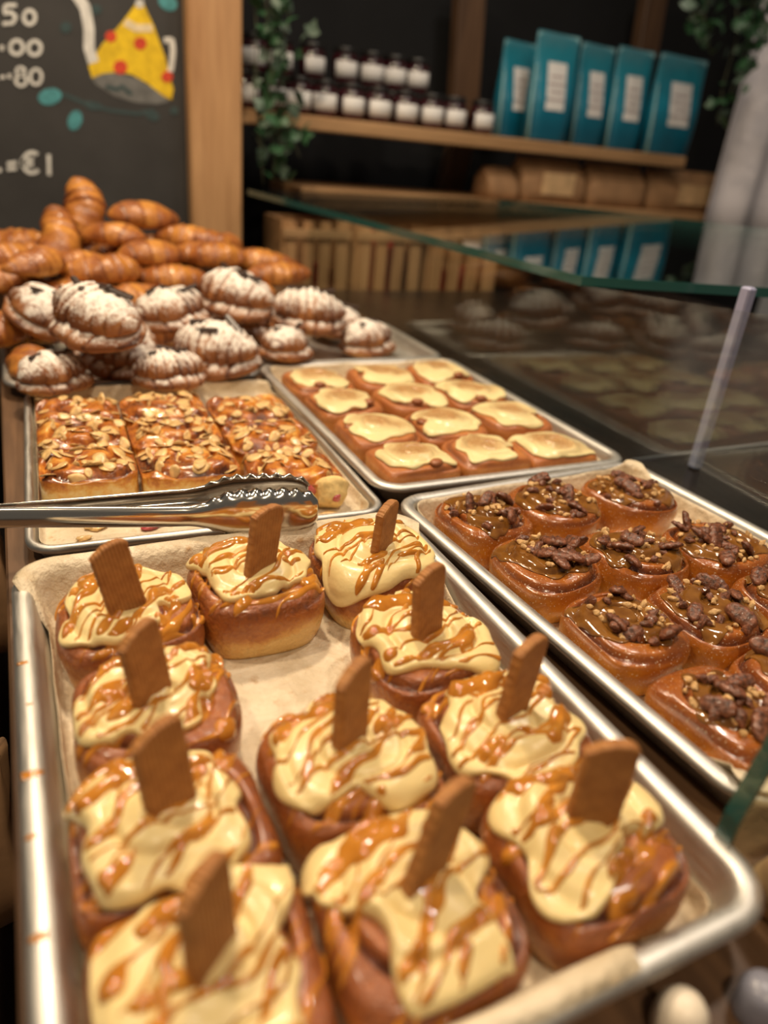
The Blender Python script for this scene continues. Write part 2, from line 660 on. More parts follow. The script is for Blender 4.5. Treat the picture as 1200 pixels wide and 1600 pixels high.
def tray(x, y, w, l, yaw, rim, label, rr=0.032, k=1.0):
    prof = [(0.0235, 0.0), (0.0200, 0.0015), (0.0125, rim - 0.008), (0.0045, rim - 0.0065), (0.0006, rim - 0.005), (0.0, rim - 0.0015),
            (0.0025, rim + 0.0008), (0.0065, rim + 0.0014), (0.0110, rim + 0.0008), (0.0135, rim - 0.0020), (0.0150, rim - 0.008),
            (0.0210, 0.0042), (0.0250, 0.0018)]
    V = []
    for off, z in prof:
        p = rrect(w, l, rr, off * k)
        V.append(np.c_[p, np.full(len(p), z)])
    t = empty('baking_tray', (x, y, 0.0), yaw)
    tag(t, label, 'tray')
    ob('pan', rings('pan', V), M_tray, t)
    return t


def liner(x, y, w, l, yaw, rim, label, over, seed, kk=1.0):
    """paper pushed into a tray; over(u,v) extra height above the wall foot, 0..1 of rim"""
    V = []
    prof = [0.055, 0.032, 0.026]
    for off in prof:
        p = rrect(w, l, 0.03, off * kk)
        V.append(np.c_[p, 0.0030 + 0.0006 * (1 + sn(p[:, 0] * 60, p[:, 1] * 60, seed, 1.0)) * (off > .03)])
    base = rrect(w, l, 0.03, 0.0235 * kk)
    top = np.array([over(px / w, py / l) for px, py in base])
    n = sn(base[:, 0] * 50, base[:, 1] * 50, seed + 3, 1.0)
    for k in range(1, 7):
        f = k / 6.0
        h = top * f * (1 + 0.07 * n)
        off = 0.0228 - 0.0080 * np.clip(h / rim, 0, 1) - 0.014 * np.clip((h - rim * 1.04) / 0.008, 0, 1)
        # move between nested outlines
        o0, o1 = rrect(w, l, 0.03, 0.0228 * kk), rrect(w, l, 0.03, 0.0)
        t = ((0.0228 - off) / 0.0228)[:, None]
        q = o0 * (1 - t) + o1 * t
        wob = 0.0010 * np.sin(n * 7 + f * 3) * f
        ctr = np.array([w / 2, l / 2])
        d = (ctr - q)
        d /= np.linalg.norm(d, axis=1)[:, None]
        q = q + d * (np.abs(wob) + 0.0002)[:, None]
        z = 0.0042 + h
        # folded-over flap sinks again
        z = np.where(h > rim * 1.12, z - (h - rim * 1.12) * 1.3, z)
        V.append(np.c_[q, z])
    me = rings('baking_paper', V, cap0=True, cap1=False)
    o = ob('baking_paper', me, M_paper)
    o.location = (x, y, 0)
    o.rotation_euler = (0, 0, yaw)
    tag(o, label, 'baking paper')
    md = o.modifiers.new('thickness', 'SOLIDIFY')
    md.thickness = 0.0003
    return o


T1 = (0.0, 0.0, 0.33, 0.420, 0.0, 0.036)
T2 = (0.363, 0.045, 0.33, 0.420, 0.065, 0.031)
T3 = (0.338, 0.487, 0.337, 0.455, 0.0, 0.027)
T4 = (0.009, 0.472, 0.328, 0.42, -0.03, 0.018)
T5 = (-0.002, 0.905, 0.345, 0.305, 0.0, 0.022)
T6 = (0.352, 0.955, 0.33, 0.265, 0.0, 0.022)
t1 = tray(*T1, 'worn aluminium tray of iced caramel buns with biscuits')
tray(*T2, 'aluminium tray holding the sticky pecan buns')
tray(*T3, 'aluminium tray holding the cinnamon dusted iced buns')
tray(*T4, 'shallow aluminium tray under the almond slices and tongs', rr=0.026, k=0.58)
tray(*T5, 'aluminium tray under the sugar dusted croissants behind the almond slices')
tray(*T6, 'aluminium tray under croissants behind the cinnamon dusted buns')
liner(*T1, 'baking paper lining the tray of iced caramel buns',
      lambda u, v: 0.012 + 0.038 * float(smooth(0.90, 0.935, v)) + 0.036 * float(smooth(0.10, 0.06, v)) * float(smooth(0.80, 0.7, u))
      + 0.026 * float(smooth(.90, .925, u)) * float(smooth(.60, .85, v)), 5)
liner(*T2, 'baking paper lining the tray of pecan buns',
      lambda u, v: 0.014 + 0.014 * float(smooth(0.9, 0.94, v)) + 0.026 * float(smooth(0.10, 0.06, v)) + .010 * float(smooth(.9, .93, u)), 8)
liner(*T3, 'baking paper lining the tray of cinnamon dusted buns', lambda u, v: 0.012 + 0.012 * float(smooth(0.9, 0.94, v)), 11)
liner(*T4, 'stained baking paper lining the tray of almond slices', lambda u, v: 0.010 + 0.014 * float(smooth(0.93, 0.965, v)), 14, 0.58)

# caramel marks on the rim of the front tray
r_ = random.Random(4)
for (yy, xx, s) in ((0.300, 0.0045, 0.0035), (0.205, 0.0045, 0.0055), (0.165, 0.004, 0.003), (0.112, 0.005, 0.004), (0.26, 0.006, 0.002)):
    n = 14
    V = []
    for f, z in ((1.0, 0.0), (0.8, 0.0006), (0.3, 0.0009)):
        V.append([(f * s * (1 + .3 * math.sin(3 * a + yy * 99)) * math.cos(a), f * s * .7 * math.sin(a) * (1 + .2 * math.cos(2 * a)), z)
                  for a in [6.283 * k / n for k in range(n)]])
    ob('caramel_spot', rings('caramel_spot', V), M_caramel, t1, (xx + .001, yy, 0.0368))


# ------------------------------------------------------------------ buns
class Bun:
    def __init__(self, seed, R, H, turns=2.3, depth=0.005, p=2.5, sgn=1):
        self.r = np.random.RandomState(seed)
        self.seed, self.R, self.H, self.n, self.d, self.p, self.sgn = seed, R, H, turns, depth, p, sgn
        self.ph = self.r.rand(6) * 6.283
        self.planes = []

    def Rf(self, th):
        c, s = np.abs(np.cos(th)), np.abs(np.sin(th))
        R = self.R * (c ** self.p + s ** self.p) ** (-1 / self.p)
        return R * (1 + 0.025 * np.sin(2 * th + self.ph[0]) + 0.02 * np.sin(3 * th + self.ph[1]) + 0.012 * np.sin(5 * th + self.ph[2]))

    def Rp(self, th):
        """outline, flattened where the bun is pressed against a neighbour or the tray wall"""
        R = self.Rf(th)
        for nx, ny, d in self.planes:
            c = np.maximum(nx * np.cos(th) + ny * np.sin(th), 0.02)
            R = (R ** -18.0 + (d / c) ** -18.0) ** (-1 / 18.0)
        return R

    def groove(self, s, th):
        u = s * self.n + self.sgn * (th + self.ph[3]) / (2 * math.pi)
        f = u - np.floor(u)
        g = np.exp(-(np.minimum(f, 1 - f) / 0.11) ** 2)
        return g * smooth(0.05, 0.2, s) * smooth(1.15, 0.92, s), f

    def P(self, s, th, k=1.0):
        """surface point for s in 0..2 (1 = shoulder, 2 = foot)"""
        s = np.asarray(s, float)
        th = np.asarray(th, float)
        R = self.Rp(th)
        if self.planes:      # the coil on top stays round, only the sides are pressed flat
            if not hasattr(self, 'Rc'):
                self.Rc = float(np.percentile(self.Rp(np.linspace(0, 6.2832, 180)), 14))
            Rr = np.minimum(self.Rc * self.Rf(th) / self.R * 0.5 + self.Rc * 0.5, R * 1.03)
            R = Rr + (R - Rr) * smooth(0.72, 1.12, s)
        # profile: radius fraction and height fraction
        ss = np.array([0, .3, .55, .75, .88, 1.0, 1.12, 1.25, 1.45, 1.7, 2.0])
        rf = np.interp(s, ss, [0, .31, .57, .77, .885, .955, .99, 1.0, .985, .95, .89])
        hf = np.interp(s, ss, [1.0, .995, .975, .94, .895, .82, .70, .57, .38, .18, 0.0])
        x, y = R * rf * np.cos(th), R * rf * np.sin(th)
        g, f = self.groove(s, th)
        top = smooth(1.2, 0.85, s)
        z = self.H * hf
        z = z - k * self.d * g * top + k * 0.0022 * (f - 0.5) * top * smooth(0.05, 0.2, s)
        z = z + 0.0016 * sn(x * 60, y * 60, self.seed, 1.0) * top
        bul = 0.0012 * sn(th * 3, s * 4, self.seed + 1, 1.0, 2) * smooth(.9, 1.3, s)
        x, y = x + bul * np.cos(th), y + bul * np.sin(th)
        return x, y, np.maximum(z, 0)

    def N(self, s, th):
        a = smooth(0.7, 1.3, np.asarray(s, float)) * 1.35
        return np.sin(a) * np.cos(th), np.sin(a) * np.sin(th), np.cos(a)

    def body(self, mat, parent, tone_top=0.55, tone_side=0.3, pale_foot=0.35, pale_from=1.3):
        nt = 88
        th = np.linspace(0, 2 * math.pi, nt, endpoint=False)
        S = np.concatenate([np.linspace(0.015, 1.0, 34), np.linspace(1.04, 2.0, 15)])
        V, T = [], []
        for s in S[::-1]:
            x, y, z = self.P(np.full(nt, s), th)
            V.append(np.c_[x, y, z])
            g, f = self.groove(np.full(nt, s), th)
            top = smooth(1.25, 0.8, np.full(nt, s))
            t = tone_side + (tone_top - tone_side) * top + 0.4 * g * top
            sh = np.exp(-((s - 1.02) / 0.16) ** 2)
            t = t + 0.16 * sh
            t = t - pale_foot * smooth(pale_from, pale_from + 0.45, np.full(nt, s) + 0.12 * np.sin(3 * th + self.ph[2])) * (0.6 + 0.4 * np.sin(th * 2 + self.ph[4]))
            T.append(t + 0.05 * sn(x * 70, y * 70 + z * 60, self.seed + 7, 1.0))
        return ob('dough', rings('dough', V, tone=T), mat, parent)

    def make_icing(self, name, mat, parent, cover=0.98, thick=0.006, wob=0.14, lump=0.0016, notch=None, dust=False, kgroove=0.35, ridges=0.0):
        nt = 96
        th = np.linspace(0, 2 * math.pi, nt, endpoint=False)
        r = np.random.RandomState(self.seed + 50)
        p = r.rand(8) * 6.283
        sf = cover * (1 + wob * (0.5 * np.sin(2 * th + p[0]) + 0.4 * np.sin(3 * th + p[1]) + 0.35 * np.sin(5 * th + p[2]) + 0.25 * np.sin(8 * th + p[3])))
        if notch is not None:
            for (a, wd, dp) in notch:
                da = (th - a + math.pi) % (2 * math.pi) - math.pi
                sf = sf - dp * np.exp(-(da / wd) ** 2)
        sf = np.where(self.Rp(th) < 0.97 * self.Rf(th), np.minimum(sf, 0.97), sf)
        self.sf, self.thk, self.kg, self.lump, self.rdg = sf, thick, kgroove, lump, ridges
        self.th = th
        V, T = [], []
        # underside edge tucked into the dough, then lip, then top
        for (f, tf) in ((0.965, -0.35), (1.0, 0.02), (1.012, 0.35), (1.0, 0.66), (0.97, 0.86), (0.92, 0.97)) + tuple((q, 1.0) for q in np.linspace(0.86, 0.02, 26)):
            s = sf * f
            x, y, z = self.P(s, th, kgroove)
            nx, ny, nz = self.N(s, th)
            t = thick * tf
            if f < 0.95:
                t = t + self._lumps(s, th)
            V.append(np.c_[x + nx * t, y + ny * t, z + nz * t])
            if dust:
                T.append(np.clip(1.7 * np.exp(-((x - 0.1 * self.R) ** 2 + (y - 0.22 * self.R) ** 2) / (0.55 * self.R) ** 2) - 0.12 + 0.45 * sn(x * 60, y * 60, self.seed + 4, 1.0), 0, 1) * smooth(1.0, .86, f) * dust)
        return ob(name, rings(name, V, tone=T if dust else None), mat, parent)

    def _lumps(self, s, th):
        R = self.R
        x, y = s * np.cos(th), s * np.sin(th)
        l = self.lump * sn(x * 3.2, y * 3.2, self.seed + 9, 1.0, 2)
        if self.rdg:
            u = s * 1.6 - self.sgn * (th + self.ph[5]) / (2 * math.pi)
            f = u - np.floor(u)
            l = l + self.rdg * (np.exp(-((f - .5) / .22) ** 2) - .4) * smooth(0.05, .25, s)
        return l

    def surf(self, X, Y):
        """point on the outside (icing or dough) over the unit-disc position"""
        X, Y = np.asarray(X, float), np.asarray(Y, float)
        s, th = np.hypot(X, Y), np.arctan2(Y, X) % (2 * math.pi)
        if hasattr(self, 'sf'):
            sf = np.interp(th, np.r_[self.th, 2 * math.pi], np.r_[self.sf, self.sf[0]])
            k = smooth(1.0, 0.93, s / sf)
            xb, yb, zb = self.P(s, th, 1.0)
            xi, yi, zi = self.P(s, th, self.kg)
            nx, ny, nz = self.N(s, th)
            t = self.thk + self._lumps(s, th)
            xi, yi, zi = xi + nx * t, yi + ny * t, zi + nz * t
            return xb * (1 - k) + xi * k, yb * (1 - k) + yi * k, zb * (1 - k) + zi * k
        return self.P(s, th, 1.0)

    def strands(self, paths, name, mat, parent):
        vs, fs = [], []
        for pts, wd in paths:
            pts = np.asarray(pts)
            d = np.gradient(pts, axis=0)
            d /= np.linalg.norm(d, axis=1)[:, None] + 1e-9
            nrm = np.c_[-d[:, 1], d[:, 0]]
            prof = [(-1.0, -0.0007), (-0.75, 0.0006), (-0.3, 0.0014), (0.3, 0.0014), (0.75, 0.0006), (1.0, -0.0007)]
            base = len(vs)
            m = len(pts)
            for k, (o, h) in enumerate(prof):
                q = pts + nrm * (o * np.asarray(wd) / 2 / self.R)[:, None]
                x, y, z = self.surf(q[:, 0], q[:, 1])
                s = np.hypot(q[:, 0], q[:, 1])
                nx, ny, nz = self.N(s, np.arctan2(q[:, 1], q[:, 0]))
                hh = h * (0.6 + 0.4 * np.asarray(wd) / 0.003)
                vs += list(np.c_[x + nx * hh, y + ny * hh, z + nz * hh])
            for k in range(len(prof) - 1):
                for i in range(m - 1):
                    a = base + k * m + i
                    fs.append((a, a + m, a + m + 1, a + 1))
        return ob(name, mesh(name, vs, fs), mat, parent)


def press(centres, i, yaw, tray_, reach, inset=0.0185):
    """contact planes of bun i in its own frame: halfway to each close neighbour, and the four tray walls"""
    x, y = centres[i]
    out = []
    for j, (a, b_) in enumerate(centres):
        d = math.hypot(a - x, b_ - y)
        if j != i and d < 2.4 * reach:
            out.append(((a - x) / d, (b_ - y) / d, d / 2 + 0.0004))
    tx, ty, w, l, ta, rim = tray_
    lx = (x - tx) * math.cos(ta) + (y - ty) * math.sin(ta)
    ly = -(x - tx) * math.sin(ta) + (y - ty) * math.cos(ta)
    for nx, ny, d in ((-1, 0, lx), (1, 0, w - lx), (0, -1, ly), (0, 1, l - ly)):
        out.append((nx * math.cos(ta) - ny * math.sin(ta), nx * math.sin(ta) + ny * math.cos(ta), d - inset))
    c, s_ = math.cos(-yaw), math.sin(-yaw)
    return [(nx * c - ny * s_, nx * s_ + ny * c, max(d, 0.02)) for nx, ny, d in out]


def drizzle_paths(rs, n, ang, lo=0.8, hi=1.25, w0=0.0016, w1=0.0042):
    out = []
    for i in range(n):
        off = -0.95 + 1.9 * (i + 0.2 + 0.6 * rs.rand()) / n
        half = math.sqrt(max(0.05, 1.15 - off * off)) * (lo + (hi - lo) * rs.rand()) * 0.95
        t = np.linspace(-half, half, 46)
        a = ang + 0.16 * rs.randn()
        o = off + 0.10 * np.sin(t * (2 + 2 * rs.rand()) + rs.rand() * 6) + 0.03 * np.sin(t * 9 + rs.rand() * 6)
        x, y = t * math.cos(a) - o * math.sin(a), t * math.sin(a) + o * math.cos(a)
        wb = w0 + (w1 - w0) * rs.rand() ** 1.4
        wd = wb * (1 + 0.45 * np.sin(t * 5 + rs.rand() * 6) + 0.25 * np.sin(t * 13 + rs.rand() * 6))
        wd = np.maximum(wd, 0.0007) * smooth(0, 0.12, half - np.abs(t) + 0.02)
        out.append((np.c_[x, y], wd))
    return out


def blob_path(rs, cx, cy, L, wd, ang):
    t = np.linspace(-L, L, 22)
    x = cx + t * math.cos(ang) + 0.05 * np.sin(t * 8)
    y = cy + t * math.sin(ang)
    w = wd * np.sqrt(np.maximum(0, 1 - (t / L) ** 2)) * (1 + .25 * np.sin(t * 17 + rs.rand() * 6))
    return (np.c_[x, y], w)


def biscuit_mesh(seed, w=0.026, h=0.062, t=0.0075):
    rs = np.random.RandomState(seed)
    out = []
    nb = 9
    for k in range(40):          # right side upwards with a scalloped edge
        f = k / 39
        out.append((w / 2 - 0.0004 * abs(math.sin(f * math.pi * nb)), h * f * 0.93))
    for k in range(1, 9):        # rounded corner, broken top
        a = math.pi / 2 * k / 9
        out.append((w / 2 - 0.007 + 0.007 * math.cos(a), h * 0.93 + 0.005 * math.sin(a)))
    for k in range(8):
        f = k / 7
        out.append((w / 2 - 0.008 - (w - 0.011) * f, h * 0.93 + 0.005 - (h * 0.03 + 0.003) * f ** 2 + 0.0003 * math.sin(k * 2.1 + seed)))
    for k in range(40):
        f = 1 - k / 39
        out.append((-w / 2 + 0.0004 * abs(math.sin(f * math.pi * nb)), (h * 0.90) * f))
    out = np.array(out)
    c = np.array([0, h / 2])
    V = []
    for (tt, ins) in ((-t / 2, 0.0016), (-t / 2 + 0.0007, 0.0005), (-t * .2, 0.0), (t * .25, 0.0003), (t / 2 - 0.0007, 0.0007), (t / 2, 0.002)):
        q = out + (c - out) * np.array([2 * ins / w, 2 * ins / h])
        V.append(np.c_[q[:, 0], np.full(len(q), tt), q[:, 1]])
    V = np.array(V)[:, ::-1]
    # slight bow of the whole biscuit
    V[:, :, 1] += 0.0012 * np.cos(V[:, :, 2] / h * 3.1)
    return rings('biscuit', V, smooth_=False)


# biscuit base pixel on the icing top, apparent yaw of the biscuit face, tilt (right +), tilt away, size
front = [
    ((205, 938), 18, -11, 4, 'iced caramel bun with tilted biscuit, in the tray corner below the tongs handle'),
    ((405, 895), 38, 7, 2, 'iced caramel bun with bare torn side facing the empty space in the tray'),
    ((597, 858), 62, 0, 0, 'iced caramel bun in the tray corner touching the pecan and almond trays'),
    ((245, 1075), 42, -8, 4, 'iced caramel bun by the tray side, left of the empty space, under a leaning biscuit'),
    ((672, 980), 50, -6, 3, 'iced caramel bun between the empty space and the pecan tray'),
    ((275, 1255), 30, -5, 6, 'iced caramel bun second from the near end along the tray edge over the counter side'),
    ((550, 1165), 58, 0, 4, 'iced caramel bun in the middle file bordering the empty space, biscuit nearly edge on'),
    ((800, 1115), 60, 6, 2, 'iced caramel bun beside the pecan tray with narrow biscuit leaning to that tray'),
    ((340, 1480), 50, -4, 4, 'iced caramel bun in the near tray corner at the counter edge'),
    ((655, 1385), 58, 20, 4, 'iced caramel bun with strongly leaning biscuit in the near middle of the tray'),
    ((925, 1280), 26, 0, 2, 'iced caramel bun with upright biscuit in the rounded tray corner by the glass divider'),
]
C1 = []
for i, e in enumerate(front):
    c = atz(e[0][0], e[0][1], 0.056)
    C1.append((max(c[0] - (0.002 if i in (5, 8) else 0.0), 0.066), c[1] + (0.012 if i < 3 else 0.006 if i < 5 else 0.0)))
for i, (uv, yw, til, tb, lab) in enumerate(front):
    rs = np.random.RandomState(100 + i)
    c = atz(uv[0], uv[1], 0.056)
    R = 0.0490 if i < 3 else 0.0480 if i < 5 else 0.0495 if i in (5, 8) else 0.0465
    H = 0.046 + 0.002 * rs.randn()
    H = min(max(H, 0.043), 0.049)
    B = Bun(200 + i, R, H, 2.3 + 0.5 * rs.rand(), 0.008, 3.2, 1 if i % 2 else -1)
    dx, dy = C1[i][0] - c[0], C1[i][1] - c[1]
    cx, cy = C1[i]
    B.planes = press(C1, i, 0.0, T1, 0.049)
    root = empty('caramel_biscuit_bun', (cx, cy, 0.0042), 0.0)
    tag(root, lab, 'bun', 'caramel buns with biscuits in the front tray')
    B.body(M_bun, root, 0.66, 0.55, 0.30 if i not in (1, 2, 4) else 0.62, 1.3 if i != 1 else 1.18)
    notch = None
    if i == 1:
        notch = [(-1.35, 0.55, 0.42)]
    elif i == 10:
        notch = [(-1.25, 0.95, 0.52)]
    elif i == 9:
        notch = [(-2.7, 0.5, 0.42), (-0.35, 0.4, 0.35)]
    elif i in (0, 3):
        notch = [(-0.5, 0.5, 0.35)]
    elif i in (5, 8):
        notch = [(-0.15, 0.55, 0.40)]
    elif i == 6:
        notch = [(-2.2, 0.5, 0.35)]
    cov = [0.84, 0.86, 1.08, 0.82, 0.88, 0.96, 0.92, 0.92, 1.02, 0.98, 0.96][i]
    B.make_icing('icing', M_ice, root, cov, 0.0058, 0.20, 0.0030, notch, kgroove=0.45, ridges=0.0030)
    ang = [0.75, 0.5, 0.55, 0.7, 0.45, 0.6, 0.5, 0.35, 0.75, 0.6, 0.3][i]
    paths = drizzle_paths(rs, 10, ang, 0.75, 1.2, 0.0016, 0.0062)
    for k in range(6):
        a, q = rs.rand() * 6.283, 0.35 + 0.7 * rs.rand()
        paths.append(blob_path(rs, q * math.cos(a), q * math.sin(a), 0.12 + .16 * rs.rand(), 0.006 + .007 * rs.rand(), ang + .3 * rs.randn()))
    paths.append(blob_path(rs, -0.15, 0.66, 0.5, 0.016, ang - 0.3))
    if i in (0, 3, 4, 7, 10):
        paths.append(blob_path(rs, 0.45, -0.35, 0.35, 0.011, ang + 0.5))
    B.strands(paths, 'caramel_drizzle', M_caramel, root)
    # biscuit: yaw measured from the line of sight
    view = math.atan2(cx - CC[0], cy - CC[1])
    me = biscuit_mesh(i, 0.026, 0.052 if i == 2 else 0.064)
    o = ob('biscuit', me, M_bisc, root)
    Mt = Matrix.Rotation(-view + math.radians(yw), 4, 'Z') @ Matrix.Rotation(math.radians(-tb), 4, 'X') @ Matrix.Rotation(math.radians(til), 4, 'Y')
    o.matrix_local = Matrix.Translation((-dx, -dy, B.H - 0.009)) @ Mt

# ------------------------------------------------------------------ cinnamon dusted buns
C3 = []
for i, (x, y) in enumerate([(x, y) for y in (0.834, 0.737, 0.638, 0.540) for x in (0.400, 0.497, 0.595)]):
    rs = np.random.RandomState(300 + i)
    C3.append((x + 0.002 * rs.randn(), y + 0.002 * rs.randn()))
for i, (x, y) in enumerate(C3):
    rs = np.random.RandomState(300 + i)
    B = Bun(400 + i, 0.0505, 0.036 + 0.001 * rs.randn(), 2.0 + 0.4 * rs.rand(), 0.006, 3.0, -1 if i % 3 else 1)
    B.planes = press(C3, i, 0.0, T3, 0.0505)
    root = empty('cinnamon_bun', (x, y, 0.0042), 0.0)
    lab = 'cinnamon dusted iced bun %s, %s' % (['beside the almond tray', 'in the middle file', 'beside the glass screen'][i % 3],
                                                  ['in the row against the croissants', 'second row from the croissants', 'third row from the croissants', 'by the pecan tray'][i // 3])
    if i == 9:
        lab = 'cream iced bun in the tray corner between the almond tray and pecan tray'
    elif i == 11:
        lab = 'fully covered swirled cream iced bun in the tray corner by pecan tray and glass'
    elif i == 10:
        lab = 'cinnamon dusted iced bun between the two corner buns beside the pecan tray'
    tag(root, lab, 'bun', 'cinnamon dusted iced buns in their tray')
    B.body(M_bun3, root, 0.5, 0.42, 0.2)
    na = -1.57 + 0.9 * rs.randn()
    notch = [] if i == 11 else [(na, 0.26, 0.32)]
    B.make_icing('icing', M_ice3, root, 0.86 if i != 11 else 1.02, 0.0034, 0.15, 0.0014, notch, dust=1.0, kgroove=0.25, ridges=0.0022 if i != 11 else .003)
    if i != 11:   # the dark end of the roll peeping out of the icing
        q = 0.72
        px, py, pz = B.P(np.array([q]), np.array([na]))
        V = []
        for f in np.linspace(-1, 1, 9):
            rr = math.sqrt(max(0.0, 1 - f * f)) + 0.01
            V.append([(0.0085 * rr * math.cos(a), 0.0065 * rr * math.sin(a), 0.0042 * f) for a in np.linspace(0, 6.283, 16, endpoint=False)])
        ob('roll_end', rings('roll_end', V, tone=np.full((9, 16), 0.75)), M_bun3, root, (px[0], py[0], pz[0] + 0.0018), (0, 0, na + 1.57))

# ------------------------------------------------------------------ pecan buns
def pecan_half(seed):
    rs = np.random.RandomState(seed)
    V = []
    n, m = 18, 16
    for i in range(n):
        f = -1 + 2 * i / (n - 1)
        w = math.sqrt(max(0, 1 - f * f)) ** 0.8 + 0.02
        ring = []
        for k in range(m):
            a = 2 * math.pi * k / m
            y, z = math.cos(a), math.sin(a)
            zz = z * (0.9 if z > 0 else 0.35)
            rad = 1 - 0.28 * math.exp(-((y) / 0.22) ** 2) * (z > 0) + 0.16 * math.sin(f * 13 + 4 * abs(y) + seed) * (z > -.2) + 0.07 * math.sin(a * 7 + f * 5)
            ring.append((0.0112 * f, 0.0062 * w * y * (1 + .09 * math.sin(f * 11 + seed)), 0.0052 * w * zz * rad))
        V.append(ring)
    return rings('pecan_half', V)


def chunk(seed, size):
    rs = np.random.RandomState(seed)
    V = []
    n, m = 6, 8
    ph = rs.rand(4) * 6.283
    for i in range(n):
        f = -1 + 2 * i / (n - 1)
        w = math.sqrt(max(0, 1 - (f * 0.93) ** 2))
        V.append([(size * w * math.cos(a) * (1 + 0.3 * math.sin(2 * a + ph[0] + f)) * 1.3, size * w * math.sin(a) * (1 + 0.25 * math.sin(3 * a + ph[1] + 2 * f)) * 0.8,
                   size * 0.7 * f * (1 + .2 * math.cos(a + ph[2]))) for a in [6.283 * k / m for k in range(m)]])
    return rings('pecan_piece', V, smooth_=False)


PH = [pecan_half(s) for s in range(3)]
for me in PH:
    me.materials.append(M_pecan)
PD = [chunk(s, 0.0042) for s in range(3)]
PL = [chunk(s + 10, 0.0026) for s in range(4)]
for me in PD:
    me.materials.append(M_pecan)
for me in PL:
    me.materials.append(M_flesh)
pec = [((745, 795), 0), ((860, 775), 0), ((985, 760), 0), ((850, 865), 0), ((990, 850), 0), ((1120, 840), 0), ((965, 965), 0), ((1100, 945), 0), None, ((1120, 1100), 0), None, None]
pos = []
for k, e in enumerate(pec):
    if e:
        c = atz(e[0][0], e[0][1], 0.047)
        pos.append((c[0] + ({0: .008, 3: .005, 6: .011, 9: .015, 1: .008, 4: .005, 7: .012}.get(k, .004)), c[1]))
    else:
        pos.append({8: (0.576, 0.188), 10: (0.491, 0.113), 11: (0.578, 0.106)}[k])
pl = ['sticky pecan bun in the tray corner where three trays meet', 'sticky pecan bun in the row against the cinnamon bun tray, between its corner buns',
      'sticky pecan bun with open spiral in the tray corner by the glass screen', 'sugar speckled pecan bun second along the tray edge beside the caramel bun tray',
      'sticky pecan bun in the middle file, second from the cinnamon bun tray', 'sticky pecan bun by the glass screen with dark whole pecans across it',
      'sticky pecan bun third along the tray edge beside the caramel bun tray, ringed with pecans', 'shiny glazed pecan bun in the middle file, third from the cinnamon bun tray',
      'sticky pecan bun by the glass screen, third from the cinnamon bun tray', 'sticky pecan bun in the tray corner by the glass divider edge',
      'sticky pecan bun at the near end of the middle file of its tray', 'sticky pecan bun in the near corner by the glass screen']
for i, (x, y) in enumerate(pos):
    rs = np.random.RandomState(500 + i)
    B = Bun(600 + i, 0.0455, 0.042 + 0.0015 * rs.randn(), 2.2 + 0.4 * rs.rand(), 0.0065, 2.5, 1 if i % 2 else -1)
    B.planes = press(pos, i, 0.065, T2, 0.046)
    root = empty('pecan_bun', (x, y, 0.0042), 0.065)
    tag(root, pl[i], 'bun', 'pecan buns in their tray')
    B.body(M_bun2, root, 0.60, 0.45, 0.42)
    B.make_icing('glaze', M_glaze, root, 0.80, 0.0013, 0.25, 0.0006, [(rs.rand() * 6.28, .4, .25)], kgroove=0.75)
    na, nb, nc = 6, 13, 30
    if i in (5, 3):
        na = 8
    for k in range(na + nb + nc):
        a, q = rs.rand() * 6.283, (rs.rand() ** 0.6) * 0.80
        if i == 6:
            q = 0.3 + 0.45 * rs.rand()
        X, Y = q * math.cos(a), q * math.sin(a)
        if i == 3:
            X, Y = X * 0.8 + 0.18, Y * 0.9 + 0.05
        px, py, pz = B.surf(np.array([X]), np.array([Y]))
        if k < na:
            me, h, nm = PH[k % 3], 0.0030, 'pecan_half'
        elif k < na + nb:
            me, h, nm = PD[k % 3], 0.0018, 'pecan_piece'
        else:
            me, h, nm = PL[k % 4], 0.0012, 'pecan_crumb'
        sc = 0.8 + 0.4 * rs.rand()
        ob(nm, me, None, root, (px[0], py[0], pz[0] + h), (0.5 * rs.randn(), 0.45 * rs.randn(), rs.rand() * 6.28), (sc, sc, sc))

# ------------------------------------------------------------------ almond slices
def flake_mesh(seed):
    V = []
    n = 18
    for f, z in ((1.0, -0.0003), (1.0, 0.0003), (0.5, 0.00035)):
        ring = []
        for k in range(n):
            a = 6.283 * k / n
            rx = 0.0078 * f * math.cos(a)
            ry = 0.0052 * f * math.sin(a) * (1 - 0.28 * math.cos(a))
            ring.append((rx, ry, z + (3.0 + 3 * seed) * rx * rx))
        V.append(ring)
    me = rings('almond_flake', V)
    me.materials.append(M_almond)
    return me


